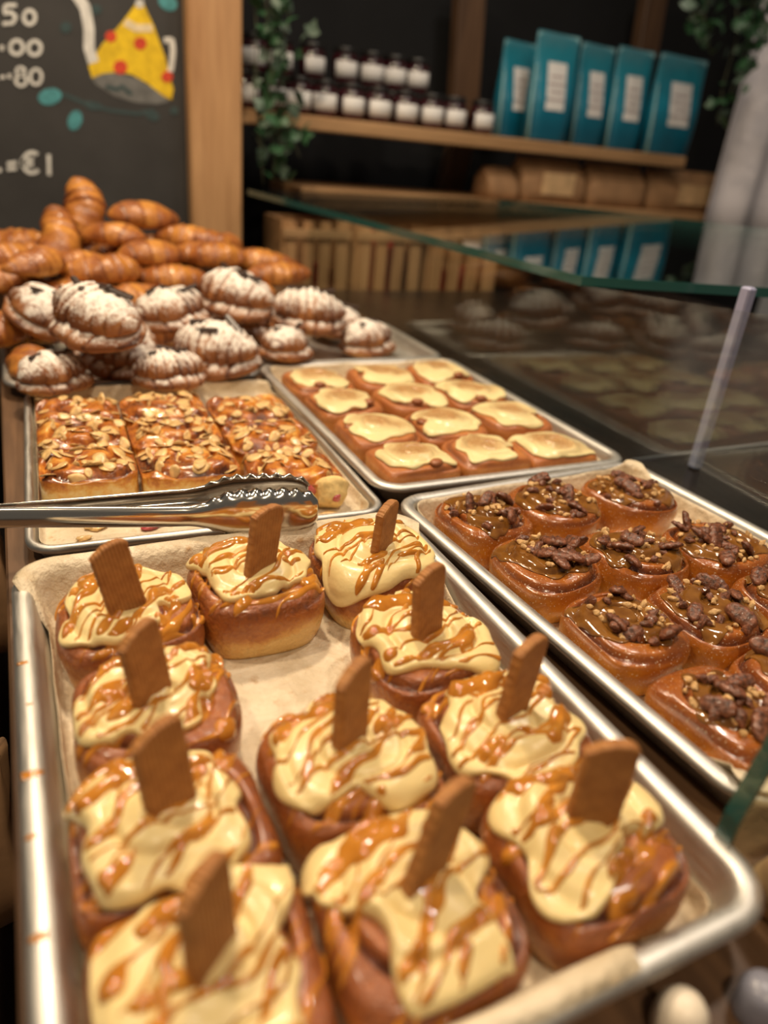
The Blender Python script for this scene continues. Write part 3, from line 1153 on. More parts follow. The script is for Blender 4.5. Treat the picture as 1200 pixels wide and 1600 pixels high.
FL = [flake_mesh(s) for s in (0, 1, -1.5)]
cols = [(0.0715, 0.089, 0.562, 0.0775), (0.1660, 0.097, 0.548, 0.080), (0.2660, 0.098, 0.508, 0.088)]
names_c = ['edge', 'middle', 'right']
slab = {(0, 0): 'almond slice with pale cut face behind the tongs handle, at the counter edge',
        (1, 0): 'almond slice with pale cut face directly behind the tongs head tips',
        (2, 0): 'almond slice with torn raspberry filling showing beside the tongs head',
        (0, 1): 'almond slice in the centre of the counter edge file', (1, 1): 'almond slice in the very centre of the nine',
        (2, 1): 'almond slice in the centre of the file beside the cinnamon bun tray',
        (0, 2): 'almond slice in the corner nearest the croissants at the counter edge',
        (1, 2): 'almond slice against the croissants, between two corner slices',
        (2, 2): 'almond slice in the corner by the croissants and cinnamon bun tray'}
for ci, (cx, w, y0, pitch) in enumerate(cols):
    for ri in range(3):
        rs = np.random.RandomState(700 + ci * 3 + ri)
        x, y = cx + 0.004 * ri * 0.5, y0 + pitch * (ri + 0.5)
        hx, hy, H = w / 2 * 1.0, pitch / 2 * 1.0, 0.040 + 0.002 * rs.randn()
        if ci == 2 and ri == 0:
            hx, hy = hx * 0.93, hy * .98
        root = empty('almond_slice', (x, y, 0.0042), -0.03)
        tag(root, slab[(ci, ri)], 'pastry', 'almond slices on the tray with the tongs')
        nt = 96
        th = np.linspace(0, 6.28319, nt, endpoint=False)
        c_, s_ = np.cos(th), np.sin(th)
        p = 5.5
        rad = (np.abs(c_) ** p + np.abs(s_) ** p) ** (-1 / p)
        ux, uy = c_ * rad, s_ * rad
        sd_ = 700 + ci * 3 + ri

        def top(X, Y, sd_=sd_, H=H):
            e = np.maximum(np.abs(X), np.abs(Y))
            z = H * (1 - 0.16 * smooth(0.62, 1.0, e) - 0.05 * e ** 2)
            # soft spiral swell of the rolled dough
            rr, tt = np.hypot(X, Y), np.arctan2(Y, X)
            u = rr * 1.7 - tt / 6.283 + sd_ * 0.37
            f = u - np.floor(u)
            z = z - 0.0080 * np.exp(-(np.minimum(f, 1 - f) / 0.12) ** 2) * smooth(.1, .3, rr) * smooth(1.05, .8, e)
            return z + 0.0026 * sn(X * 3, Y * 3, sd_, 1.0)

        V, T = [], []
        for (f, z) in ((0.96, 0.0), (0.985, 0.1), (1.0, 0.3), (1.0, 0.5), (1.0, 0.68), (0.995, 0.78)):
            V.append(np.c_[hx * f * ux, hy * f * uy, np.full(nt, z * H)])
            fr = (uy < -0.6) * 1.0
            base = 0.02 if (ri == 0) else 0.25
            T.append(np.where(fr > 0, base, 0.30) + 0.45 * smooth(0.42, 0.80, z) + 0.06 * sn(ux * 4, uy * 4 + z * 5, sd_, 1.0))
        for f in np.linspace(0.985, 0.02, 24):
            X, Y = ux * f, uy * f
            z = top(X, Y)
            V.append(np.c_[hx * X, hy * Y, z])
            gg = np.clip((H * (1 - 0.16 * smooth(0.62, 1.0, np.maximum(np.abs(X), np.abs(Y)))) - z) / 0.008, 0, 1)
            T.append(0.53 + 0.24 * sn(X * 4, Y * 4, sd_ + 2, 1.0) + 0.30 * gg + 0.10 * smooth(0.8, 1.0, f))
        ob('dough', rings('dough', V, tone=T), M_slice, root)
        for k in range(42 if ri < 2 else 32):
            X, Y = rs.uniform(-0.92, 0.92), rs.uniform(-0.95, 0.92)
            e = 0.03
            zc = float(top(np.array([X]), np.array([Y]))[0])
            gx = (float(top(np.array([X + e]), np.array([Y]))[0]) - zc) / (e * hx)
            gy = (float(top(np.array([X]), np.array([Y + e]))[0]) - zc) / (e * hy)
            sc = 0.6 + 0.65 * rs.rand()
            nrm = Vector((-gx, -gy, 1)).normalized()
            q = nrm.to_track_quat('Z', 'Y').to_matrix() @ Matrix.Rotation(rs.rand() * 6.28, 3, 'Z') @ Euler((0.14 * rs.randn(), 0.14 * rs.randn(), 0)).to_matrix()
            o = ob('almond_flake', FL[k % 3], None, root, (hx * X, hy * Y, zc + 0.0006), (0, 0, 0), (sc, sc, sc))
            o.rotation_euler = q.to_euler()
        if ci == 2 and ri == 0:
            def lumpob(name, c, s, mat, sd):
                V = []
                for f in np.linspace(-1, 1, 13):
                    rr = math.sqrt(max(0, 1 - f * f)) + 0.01
                    a = np.linspace(0, 6.283, 22, endpoint=False)
                    k = 1 + 0.2 * sn(np.cos(a) * 3, np.sin(a) * 3 + f * 3, sd, 1.0)
                    V.append(np.c_[s[0] * rr * np.cos(a) * k, s[1] * rr * np.sin(a) * k, np.full(22, s[2] * f)])
                return ob(name, rings(name, V), mat, root, c)
            lumpob('raspberry_filling', (-0.017, -hy + 0.003, 0.020), (0.024, 0.009, 0.015), M_rasp, 3)
            lumpob('torn_crumb', (0.028, -hy + 0.001, 0.018), (0.017, 0.012, 0.018), M_crumb, 5)
            lumpob('raspberry', (0.030, -hy - 0.0095, 0.016), (0.005, 0.0035, 0.005), M_rasp, 6)

# crumbs left on the bare paper of that tray
for k, (u, v, s) in enumerate(((150, 822, .008), (235, 820, .009), (130, 838, .006), (486, 808, .006), (515, 800, .008), (500, 806, .005), (470, 812, .006))):
    c = atz(u, v, 0.0075)
    V = []
    rs = np.random.RandomState(k + 40)
    for f in np.linspace(-1, 1, 7):
        rr = math.sqrt(max(0, 1 - f * f)) + 0.02
        a = np.linspace(0, 6.283, 12, endpoint=False)
        kk = 1 + .3 * np.sin(2 * a + rs.rand() * 6) + .2 * np.sin(3 * a + k)
        V.append(np.c_[s * rr * np.cos(a) * kk, s * .55 * rr * np.sin(a) * kk, np.full(12, 0.0022 * f)])
    red = k in (1, 3, 6)
    o = ob('pastry_crumb', rings('pastry_crumb', V), M_rasp if red else M_almond, None, (c[0], c[1], 0.0058))
    tag(o, 'raspberry smear on the bare paper by the tongs' if red else 'golden crumb left on the bare paper by the tongs', 'crumb',
        'raspberry smears on the paper' if red else 'crumbs on the paper')

# ------------------------------------------------------------------ croissants
def croissant_mesh(seed, L=0.15, Wd=0.034, Ht=0.030, bend=0.5, segs=7, dust=False, step=0.14, flat=0.55):
    rs = np.random.RandomState(seed)
    n, m = 64, 28
    V, T, D = [], [], []
    for i in range(n):
        t = -0.995 + 1.99 * i / (n - 1)
        env = (1 - abs(t) ** 2.4) ** 0.62
        ax = L / 2 * t
        ay = bend * L * 0.32 * t * t
        ang = math.atan2(bend * 0.64 * 2 * t, 1) * 0.8
        ring, tt, dd = [], [], []
        for k in range(m):
            a = 2 * math.pi * k / m
            cy, cz = math.cos(a), math.sin(a)
            u = abs(t) * segs / 2 + 0.5 + 0.10 * math.sin(2 * a + seed) + .12 * math.sin(t * 4 + seed * 1.7)
            f = u - math.floor(u)
            r = env * (1 - step * f + 0.06 * math.sin(3.1 * t + seed) + .04 * math.sin(a * 4 + t * 9 + seed) * (step > .1)) + 0.02
            z = Ht * r * cz
            if cz < 0:
                z *= flat
            wob = 1 + 0.035 * math.sin(3 * a + t * 6 + seed)
            y = Wd * r * cy * wob
            ring.append((ax - y * math.sin(ang), ay + y * math.cos(ang), z * wob + Ht * flat * 0.9))
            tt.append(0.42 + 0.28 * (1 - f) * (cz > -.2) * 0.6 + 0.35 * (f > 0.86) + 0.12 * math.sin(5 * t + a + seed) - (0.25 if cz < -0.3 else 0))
            dd.append(max(0.0, cz) ** 0.5 * (1 - 0.35 * (f > 0.8)) * (0.75 + .25 * env))
        V.append(ring)
        T.append(tt)
        D.append(dd)
    me = rings('croissant', V, tone=T)
    if dust:
        a = me.attributes.new('dust', 'FLOAT', 'POINT')
        a.data.foreach_set('value', np.asarray(D, dtype=np.float32).ravel())
    return me


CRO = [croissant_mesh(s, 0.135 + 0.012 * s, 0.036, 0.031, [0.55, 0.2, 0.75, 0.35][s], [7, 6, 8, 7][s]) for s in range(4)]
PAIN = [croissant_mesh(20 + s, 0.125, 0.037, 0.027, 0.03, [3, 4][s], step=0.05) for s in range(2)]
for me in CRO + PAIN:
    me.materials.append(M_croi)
ALM = [croissant_mesh(40 + s, 0.118, 0.042, 0.034, 0.18, [9, 8, 10][s], True, 0.15, 0.35) for s in range(3)]
LIP = [croissant_mesh(50 + s, 0.124, 0.050, 0.017, 0.18, 5, True, 0.06, 0.9) for s in range(3)]
for me in ALM + LIP:
    me.materials.append(M_sug)


def almond_croissant(c, rz, tilt, scale, i, lab, grp='sugar dusted croissants piled behind the almond slices'):
    root = empty('sugared_croissant', c, 0)
    root.rotation_euler = (tilt[0], tilt[1], rz)
    root.scale = (scale,) * 3
    tag(root, lab, 'croissant', grp)
    ob('lower_half', LIP[i % 3], None, root, (0, 0, -0.026))
    ob('upper_half', ALM[(i + 1) % 3], None, root, (0, 0.001, -0.008))
    rs = np.random.RandomState(i + 900)
    for k in range(3):
        b = MB()
        b.box((0, 0, 0), (0.026 + .012 * rs.rand(), 0.0075, 0.005), bev=0.0012)
        ob('chocolate_piece', b.me('chocolate_piece'), M_choc, root, (-0.022 + 0.022 * k, 0.010 * rs.randn() + .003, 0.0350 - 0.002 * abs(k - 1)),
           (0.1 * rs.randn(), 0.15 * rs.randn(), rs.rand() * 1.2 - .6))


D = math.radians
SETTLED = {  # resting centres of the piled pastries, touching without passing through each other
    'h0': (0.0550, 1.3308, 0.0995),
    'h1': (0.2126, 1.3341, 0.1001),
    'h2': (0.3283, 1.3840, 0.1000),
    'h3': (0.0500, 1.4619, 0.0994),
    'h4': (0.2599, 1.4347, 0.0996),
    'h5': (0.1555, 1.4048, 0.1004),
    'h6': (0.0614, 1.1352, 0.0189),
    'h7': (0.2020, 1.1232, 0.0052),
    'h8': (0.4224, 1.1664, 0.0127),
    'h9': (0.4116, 1.4848, 0.1001),
    'h10': (0.1724, 1.5009, 0.0998),
    'p0': (0.1586, 1.3912, 0.1750),
    'p1': (0.2545, 1.3765, 0.1643),
    'p2': (0.1915, 1.2933, 0.1433),
    'p3': (0.1072, 1.3205, 0.1340),
    'p4': (0.0425, 1.3960, 0.1061),
    'p5': (0.0124, 1.2549, 0.1034),
    'p6': (0.0684, 1.1375, 0.1197),
    'p7': (0.1365, 1.2309, 0.0999),
    'p8': (0.1593, 1.1693, 0.1005),
    'p9': (0.2452, 1.2390, 0.1202),
    'p10': (0.2689, 1.1968, 0.0860),
    'p11': (0.3307, 1.3244, 0.1349),
    'p12': (0.3471, 1.2616, 0.1135),
    'p13': (0.4089, 1.3811, 0.1190),
    'p14': (0.4468, 1.2888, 0.1024),
    'p15': (0.4690, 1.2157, 0.0939),
    'p16': (0.0265, 1.1733, 0.0862),
    'p17': (0.0895, 1.1339, 0.0723),
    'p18': (0.0058, 1.0488, 0.0409),
    'p19': (0.1958, 1.1270, 0.0706),
    'p20': (0.4064, 1.1748, 0.0639),
    'p21': (0.0337, 0.9688, 0.0171),
    's0': (0.0584, 0.8708, 0.0454),
    's1': (0.1158, 0.8829, 0.1121),
    's2': (0.1460, 0.9500, 0.0600),
    's3': (0.0573, 1.0404, 0.0846),
    's4': (0.2317, 1.0105, 0.0922),
    's5': (0.2743, 0.9211, 0.0560),
    's6': (0.3365, 1.0408, 0.1070),
    's7': (0.3955, 0.9694, 0.0464),
    's8': (0.4680, 1.0661, 0.0747),
    's9': (0.5722, 1.0506, 0.0310),
    's10': (0.1989, 0.8606, 0.0469),
    's11': (0.3616, 1.1003, 0.0493),
    's12': (0.5542, 1.1543, 0.0377),
}
alm = [  # pixel, z of centre, yaw, tilt, scale, label
    ((85, 588), 0.034, 40, (0, 0), 0.80, 'sugar dusted croissant low against the paper corner of the almond tray'),
    ((150, 488), 0.122, -62, (0.1, 0.12), 1.10, 'big sugar dusted croissant topped with chocolate, lying over another one'),
    ((192, 548), 0.050, -60, (0.25, 0.25), 1.08, 'sugar dusted croissant with drooping front lip right behind the almond slices'),
    ((62, 482), 0.088, 75, (0.5, 0.0), 1.0, 'sugar dusted croissant tipped on its side by the counter edge'),
    ((266, 483), 0.098, 30, (0.05, -0.1), 0.95, 'sugar dusted croissant on the pile between two bigger ones'),
    ((333, 552), 0.044, -40, (0.2, 0), 1.08, 'heavily sugared croissant in the bottom layer behind the almond slices'),
    ((366, 458), 0.110, -50, (0.1, 0.1), 1.08, 'topmost sugar dusted croissant peaking over the almond slices'),
    ((446, 542), 0.040, 60, (0, 0.1), 0.86, 'small sugared croissant at the corner of the cinnamon bun tray'),
    ((484, 482), 0.086, -15, (0.1, 0.05), 1.08, 'sugar dusted croissant resting on top of two others behind the cinnamon buns'),
    ((572, 526), 0.038, 35, (0, 0), 0.95, 'sugar dusted croissant at the far end of the pile by the glass'),
    ((266, 574), 0.040, 10, (0, 0), 0.80, 'sugared croissant half buried under the pile behind the almond slices'),
    ((378, 505), 0.052, 20, (0, 0), 0.95, 'shadowed sugar dusted croissant wedged under the top ones'),
    ((525, 503), 0.036, -70, (0, 0), 0.95, 'sugar dusted croissant under the pile by the glass'),
]
for i, (uv, z, yw, tl, sc, lab) in enumerate(alm):
    c = SETTLED.get('s%d' % i, tuple(atz(uv[0], uv[1], z)))
    almond_croissant(c, D(yw), tl, sc, i, lab)

# riser and the plain croissants behind
rz_ = empty('display_riser', (0.19, 1.40, 0.0))
tag(rz_, 'dark wooden box raising the plain croissants', 'riser')
for k in range(4):
    b = MB()
    b.box((-0.165 + 0.125 * k, -0.015, 0.091), (0.121, 0.31, 0.014), bev=0.002)
    ob('board', b.me('board'), M_dkwood, rz_)
for yy in (-0.155, 0.125):
    b = MB()
    b.box((0.022, yy, 0.042), (0.49, 0.012, 0.084))
    ob('rail', b.me('rail'), M_dkwood, rz_)
pl_ = [  # pixel, y, yaw, tilt, kind, scale, label
    ((133, 312), 1.36, 75, (0.0, -0.9), 'c', 1.05, 'golden croissant standing on end at the very top of the pile'),
    ((225, 332), 1.36, 10, (0.1, 0.05), 'p', 1.15, 'long golden pastry roll lying across the top of the pile'),
    ((178, 356), 1.30, -20, (0, 0), 'p', 0.95, 'plump golden pastry roll just under the topmost roll'),
    ((96, 362), 1.30, 80, (0, -0.6), 'c', 1.0, 'golden croissant leaning upright against the top one'),
    ((30, 375), 1.36, 5, (0, 0), 'c', 1.0, 'golden croissant on the pile under the price board'),
    ((5, 400), 1.28, 30, (0, 0), 'c', 1.0, 'golden croissant at the counter edge under the price board'),
    ((72, 402), 1.185, 65, (0, 0), 'c', 0.9, 'dark glossy croissant end on, under the leaning one'),
    ((130, 412), 1.20, 25, (0, 0.1), 'c', 0.95, 'golden croissant in the middle of the plain pile'),
    ((165, 418), 1.18, 18, (0, 0), 'c', 1.05, 'pale golden croissant right above the sugared ones'),
    ((238, 396), 1.22, 8, (0, 0), 'p', 1.05, 'long pastry roll under the topmost rolls'),
    ((262, 428), 1.16, 0, (0, 0), 'c', 0.95, 'golden croissant just behind two sugared ones'),
    ((300, 366), 1.34, -25, (0, 0), 'c', 0.95, 'golden croissant sloping down beside the top rolls'),
    ((325, 392), 1.26, -15, (0, 0), 'c', 1.05, 'golden croissant behind the topmost sugared croissant'),
    ((356, 376), 1.36, 60, (0, 0), 'c', 0.85, 'small golden croissant next to the glass reflection'),
    ((402, 404), 1.30, -30, (0, 0), 'c', 0.95, 'golden croissant at the low end of the pile by the glass'),
    ((440, 440), 1.22, 15, (0, 0), 'c', 0.9, 'golden croissant half hidden behind a sugared one by the glass'),
    ((22, 440), 1.15, 50, (0, 0), 'c', 1.0, 'golden croissant in the lower layer by the counter edge'),
    ((95, 446), 1.12, 20, (0, 0), 'c', 0.95, 'golden croissant directly above the tipped sugared one'),
    ((8, 500), 1.02, 70, (0, 0), 'c', 0.95, 'golden croissant low at the counter edge beside the sugared ones'),
    ((210, 450), 1.12, 35, (0, 0), 'c', 0.9, 'golden croissant squeezed behind the big sugared one'),
    ((400, 445), 1.16, 40, (0, 0), 'c', 0.9, 'golden croissant wedged between sugared ones on top'),
    ((45, 545), 0.95, 85, (0, 0), 'c', 0.85, 'dark croissant under the tipped sugared one'),
]
for i, (uv, y, yw, tl, kd, sc, lab) in enumerate(pl_):
    c = aty(uv[0], uv[1], y) - np.array([0, 0, 0.018])
    c = SETTLED.get('p%d' % i, tuple(c))
    sc *= 0.92
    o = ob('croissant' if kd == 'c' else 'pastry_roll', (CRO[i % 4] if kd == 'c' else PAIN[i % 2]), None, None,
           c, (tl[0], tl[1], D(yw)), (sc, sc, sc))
    tag(o, lab, 'croissant' if kd == 'c' else 'pastry', 'plain croissants and rolls piled at the back')
# croissants deeper in the pile that carry the visible ones
for i, (x, y, z, yw) in enumerate(((0.05, 1.32, 0.101, 10), (0.19, 1.31, 0.101, -5), (0.33, 1.33, 0.101, 20), (0.08, 1.43, 0.101, 0), (0.24, 1.43, 0.101, 15),
                                   (0.15, 1.40, 0.102, 60), (0.06, 1.12, 0.006, 15), (0.20, 1.12, 0.006, 0), (0.42, 1.16, 0.006, 10), (0.42, 1.43, 0.102, 40), (0.15, 1.45, 0.140, 5))):
    o = ob('croissant', CRO[i % 4], None, None, SETTLED.get('h%d' % i, (x, y, z)), (0, 0, D(yw)), (0.9, 0.9, 1.25 if i == 7 else 0.9))
    tag(o, 'golden croissant buried in the middle of the plain pile', 'croissant', 'buried plain croissants')

# ------------------------------------------------------------------ tongs
def tong_arm(side, parent):
    """side -1 near arm, +1 far arm; runs along +x from 0 to L, standing on edge"""
    L = 0.262
    n = 260
    V = []
    m = 17
    for i in range(n):
        t = i / (n - 1)
        x = L * t
        head = float(smooth(0.56, 0.74, t))
        hh = 0.0085 + 0.0120 * head * math.sqrt(max(0.0, 1 - max(0, (t - 0.86) / 0.142) ** 2)) - 0.0015 * float(smooth(.55, .66, t)) * (1 - head)
        dp = 0.0062 + 0.006 * head * math.sqrt(max(0.0, 1 - max(0, (t - 0.86) / 0.142) ** 2))
        gap = 0.0025 + 0.016 * math.sin(min(1, t / 0.8) * math.pi / 2) ** 1.2 - 0.004 * head
        scal = 0.0017 * math.sin(t * L / 0.0120 * 2 * math.pi) * float(smooth(0.60, 0.68, t))
        ring = []
        for k in range(m):
            a = -math.pi / 2 + math.pi * k / (m - 1)
            e = abs(math.sin(a)) ** 14
            zz = hh * math.copysign(abs(math.sin(a)) ** 0.8, math.sin(a)) + scal * e * math.copysign(1, math.sin(a))
            yy = gap + dp * abs(math.cos(a)) ** 0.7 + scal * 0.8 * e
            ring.append((x, side * yy, zz))
        V.append(ring)
    me = rings('arm', V, wrap=False)
    o = ob('arm', me, M_steel, parent)
    md = o.modifiers.new('sheet', 'SOLIDIFY')
    md.thickness = 0.0011
    return o


A = np.array(atz(0, 812, 0.054))
Bq = np.array(atz(488, 792, 0.052))
dr = Bq - A
tg = empty('serving_tongs', (A[0], A[1], 0.0580), math.atan2(dr[1], dr[0]))
tag(tg, 'stainless steel serving tongs with scalloped heads lying across the almond tray', 'tongs')
tong_arm(-1, tg)
tong_arm(1, tg)
b = MB()
b.tube([(0.0, 0, -0.0075), (0.0, 0, 0.0075)], 0.0035, 12)
b.tube([(-0.03, 0, 0.0), (0.012, 0, 0.0)], [0.004, 0.006], 12)
ob('hinge', b.me('hinge', True), M_steel, tg)
tgs = (Bq - A)
tg.scale = (np.linalg.norm(tgs[:2]) / 0.262,) * 3

# ------------------------------------------------------------------ glass screen
def poly_pane(name, pts, thick, nrm, mat, parent):
    n = len(pts)
    pts = [Vector(p) for p in pts]
    d = Vector(nrm) * thick
    vs = pts + [p + d for p in pts]
    fs = [tuple(range(n)), tuple(range(2 * n - 1, n - 1, -1))]
    return ob(name, mesh(name, vs, fs, None, False), mat, parent)


def edge_strip(name, a, b_, thick, nrm, mat, parent, wd=0.0015, inward=(0, 0, -1)):
    a, b_ = Vector(a), Vector(b_)
    d = Vector(nrm) * thick
    i = Vector(inward) * wd
    vs = [a, b_, b_ + d, a + d, a + i, b_ + i, b_ + d + i, a + d + i]
    fs = [(0, 1, 2, 3), (7, 6, 5, 4), (0, 4, 5, 1), (2, 6, 7, 3), (1, 5, 6, 2), (0, 3, 7, 4)]
    return ob(name, mesh(name, vs, fs, None, False), mat, parent)


ZP = 0.21
TILT = 0.05
p1 = np.array(atz(910, 432, ZP))
pf = np.array(atz(300, 273, ZP))
ldir = (pf - p1) / np.linalg.norm(pf - p1)
rdir = np.array([ldir[1], -ldir[0], 0.0])
nrm = np.cross(rdir + np.array([0, 0, TILT]), ldir)
nrm /= np.linalg.norm(nrm)
if nrm[2] < 0:
    nrm = -nrm


def onplate(u, v):
    d = ray(u, v)
    return CC + d * (np.dot(p1 - CC, nrm) / np.dot(d, nrm))


pe = p1 + ldir * 1.12
p2 = onplate(1200, 450)
p2 = p1 + (p2 - p1) * 1.6
q1 = onplate(1200, 357)
q2 = onplate(780, 311)
qd = (q1 - q2) / np.linalg.norm(q1 - q2)
q1 = q1 + qd * 0.35
if q2[1] > 1.76:
    q2 = q2 + qd * (1.76 - q2[1]) / qd[1]
gs = empty('glass_screen', (p1[0], p1[1], 0.0))
tag(gs, 'clear glass counter screen with thick green polished edges', 'glass screen')
loc = lambda p: tuple(np.array(p) - np.array([p1[0], p1[1], 0.0]))
TH = 0.012
poly_pane('top_glass', [loc(p1), loc(p2), loc(q1), loc(q2), loc(pe)], TH, -nrm, M_glass, gs)
ctr = (p1 + p2 + q1 + q2 + pe) / 5


def inw(a, b_):
    mdl = (a + b_) / 2
    e = (b_ - a) / np.linalg.norm(b_ - a)
    v = ctr - mdl
    v = v - e * np.dot(v, e) - nrm * np.dot(v, nrm)
    return v / np.linalg.norm(v)


for a, b_ in ((p1, p2), (pe, p1), (q1, q2)):
    edge_strip('polished_edge', loc(a), loc(b_), TH, -nrm, M_gedge, gs, 0.003, inw(a, b_))
# upright pane standing on the counter just clear of the trays, reaching up under the top glass
XP = 0.7005


def under(y):
    return p1[2] - (nrm[0] * (XP - p1[0]) + nrm[1] * (y - p1[1])) / nrm[2] - TH / nrm[2]


yc = p1[1] + (p2[1] - p1[1]) * (XP - p1[0]) / (p2[0] - p1[0])
poly_pane('upright_pane', [loc((XP, 0.035, 0.0)), loc((XP, 0.035, 0.255)), loc((XP, yc, under(yc))), loc((XP, 1.72, under(1.72))), loc((XP, 1.72, 0.0))],
          0.008, (1, 0, 0), M_glass, gs)

dv = empty('glass_divider', (0.366, 0.035, 0.0))
tag(dv, 'low glass divider with green edge at the near end of the pecan tray', 'glass divider')
e0 = np.array(aty(1154, 1287, 0.036))
e1 = np.array(aty(1205, 1200, 0.036))
dd_ = (e1 - e0) / (e1[2] - e0[2])
b0 = e0.copy()
b0[2] = 0.0
b1 = e0 + dd_ * (0.12 - e0[2])
lo2 = lambda p: tuple(np.array(p) - np.array([0.366, 0.035, 0.0]))
poly_pane('pane', [lo2(b0), lo2(b0 + np.array([0.3, 0, 0])), lo2(b1 + np.array([0.3, 0, 0])), lo2(b1), lo2(e0)], 0.009, (0, 1, 0), M_glass, dv)
for a_, c_ in ((b0, e0), (e0, b1)):
    edge_strip('polished_edge', lo2(a_), lo2(c_), 0.009, (0, 1, 0), M_gedge, dv, 0.003, (1, 0, 0))

c = atz(1078, 782, 0.0)
b = MB()
b.box((0, 0, 0.115), (0.014, 0.014, 0.23), bev=0.002)  # made-up upright bar, added in place of a bright reflection in the pane
o = ob('reflection_bar', b.me('reflection_bar'), M_reflbar, None, (0.80, 0.50, 0.0))
tag(o, 'slim pale upright bar added behind the glass as its bright reflected strip', 'post')

# ------------------------------------------------------------------ background: board, post, shelves
YB = 1.86
b = MB()
tl, br = aty(300, 0, YB), aty(300, 340, YB)
b.box((aty(293, 100, YB - 0.03)[0] - 0.7495, YB + 0.012, 0.45), (1.5, 0.024, 1.5), bev=0.002)
cb = empty('chalkboard', (0, YB, 0))
ob('panel', b.me('panel'), M_board, cb, (0, -YB, 0))
tag(cb, 'charcoal chalkboard with chalked prices and a yellow teapot drawing', 'chalkboard')


def chalk_poly(name, px, mat, lift=0.0012):
    v = [aty(u, w, YB) for u, w in px]
    n = len(v)
    vs = [(p[0], -lift, p[2]) for p in v] + [(p[0], 0.0005, p[2]) for p in v]
    fs = [tuple(range(n))] + [(k, k + n, (k + 1) % n + n, (k + 1) % n) for k in range(n)]
    return ob(name, mesh(name, vs, fs, None, False), mat, cb)


def chalk_line(name, strokes, wd, mat, lift=0.0015):
    vs, fs = [], []
    for st in strokes:
        st = np.array(st, float)
        # resample smoothly
        seg = np.r_[0, np.cumsum(np.hypot(*np.diff(st, axis=0).T))]
        t = np.linspace(0, seg[-1], max(6, int(seg[-1] / 3)))
        q = np.c_[np.interp(t, seg, st[:, 0]), np.interp(t, seg, st[:, 1])]
        d = np.gradient(q, axis=0)
        d /= np.linalg.norm(d, axis=1)[:, None] + 1e-9
        nr = np.c_[-d[:, 1], d[:, 0]] * wd / 2
        base = len(vs)
        for side in (q + nr, q - nr):
            for u, w in side:
                p = aty(u, w, YB)
                vs.append((p[0], -lift, p[2]))
        m = len(q)
        for i in range(m - 1):
            fs.append((base + i, base + i + 1, base + m + i + 1, base + m + i))
    return ob(name, mesh(name, vs, fs, None, False), mat, cb)


def oval(cx, cy, rx, ry, n=22, a0=0.0, a1=2 * math.pi, rot=0.0):
    out = []
    for k in range(n + 1):
        a = a0 + (a1 - a0) * k / n
        x, y = rx * math.cos(a), ry * math.sin(a)
        out.append((cx + x * math.cos(rot) - y * math.sin(rot), cy + x * math.sin(rot) + y * math.cos(rot)))
    return out


# writing: 50 / .00 / .80 / L=EUR 1
chalk_line('price_text', [[(26, 8), (8, 8), (7, 21), (17, 19), (25, 26), (20, 36), (4, 37)], oval(46, 27, 9, 11)], 6, M_chalk)
chalk_line('price_text', [oval(3, 75, 2, 2, 8), oval(26, 74, 10, 11), oval(54, 75, 10, 11)], 6, M_chalk)
chalk_line('price_text', [[(0, 121), (8, 120)], oval(15, 119, 2, 2, 8), oval(32, 111, 6.5, 6), oval(33, 126, 8.5, 8), oval(56, 120, 9, 12)], 5, M_chalk)
chalk_line('price_text', [[(-14, 245), (-12, 265), (2, 266)], [(11, 256), (26, 254)], [(11, 264), (26, 263)],
                          oval(50, 254, 14, 16, 18, 0.8, 5.4), [(32, 251), (52, 249)], [(32, 258), (52, 257)], [(76, 241), (77, 274)]], 6, M_chalk)
# teapot drawing
chalk_line('spout', [[(118, -10), (133, 12), (139, 45), (139, 75), (146, 98)]], 17, M_chalk)
chalk_line('handle', [[(256, 63), (268, 62), (270, 80), (268, 100), (266, 112)]], 9, M_chalk)
chalk_poly('base', [(139, 118), (150, 132), (178, 150), (210, 160), (245, 163), (265, 158), (248, 143), (215, 122), (185, 114), (160, 114)][::-1], M_gry, 0.001)
chalk_poly('pot', [(138, 104), (160, 68), (190, 36), (212, 6), (224, 6), (240, 40), (258, 90), (271, 140), (268, 156), (255, 150), (230, 130), (205, 116),
                   (180, 113), (160, 115), (144, 122)][::-1], M_yel)
chalk_line('band', [[(195, 34), (212, 44), (238, 44)]], 12, M_cream, 0.002)
chalk_line('knob', [oval(218, 6, 4, 4, 10)], 7, M_chalk, 0.002)
for (u, w, r) in ((173, 57, 9), (219, 68, 10), (188, 105, 11), (261, 120, 9)):
    chalk_poly('spot', oval(u, w, r, r, 14)[:-1][::-1], M_red, 0.0022)
for (u, w, rx, ry, a) in ((78, 151, 19, 13, -0.2), (117, 188, 11, 16, 0.3), (262, 4, 16, 12, 0.6)):
    chalk_poly('leaf', oval(u, w, rx, ry, 16, rot=a)[:-1][::-1], M_teal)
for (u, w, rx, ry, a) in ((146, 165, 14, 7, 0.2), (238, 180, 12, 8, 0.6), (272, 173, 7, 7, 0), (103, 43, 9, 9, 0), (150, 15, 9, 8, 0)):
    chalk_poly('leaf', oval(u, w, rx, ry, 14, rot=a)[:-1][::-1], M_tealdk)
chalk_line('vine', [[(98, 147), (130, 160), (170, 172), (215, 178), (240, 172)]], 6, M_tealdk, 0.0008)
chalk_line('shine', [[(165, 135), (185, 140), (190, 134), (205, 148)]], 6, M_tealdk, 0.0016)

# timber post
pl0, pl1 = aty(293, 100, YB - 0.03), aty(376, 100, YB - 0.03)
b = MB()
b.box(((pl0[0] + pl1[0]) / 2, YB - 0.005, 0.10), (pl1[0] - pl0[0], 0.08, 2.0), bev=0.004)
o = ob('timber_post', b.me('timber_post'), M_pine)
tag(o, 'pale pine post between the chalkboard and the shelves', 'post')

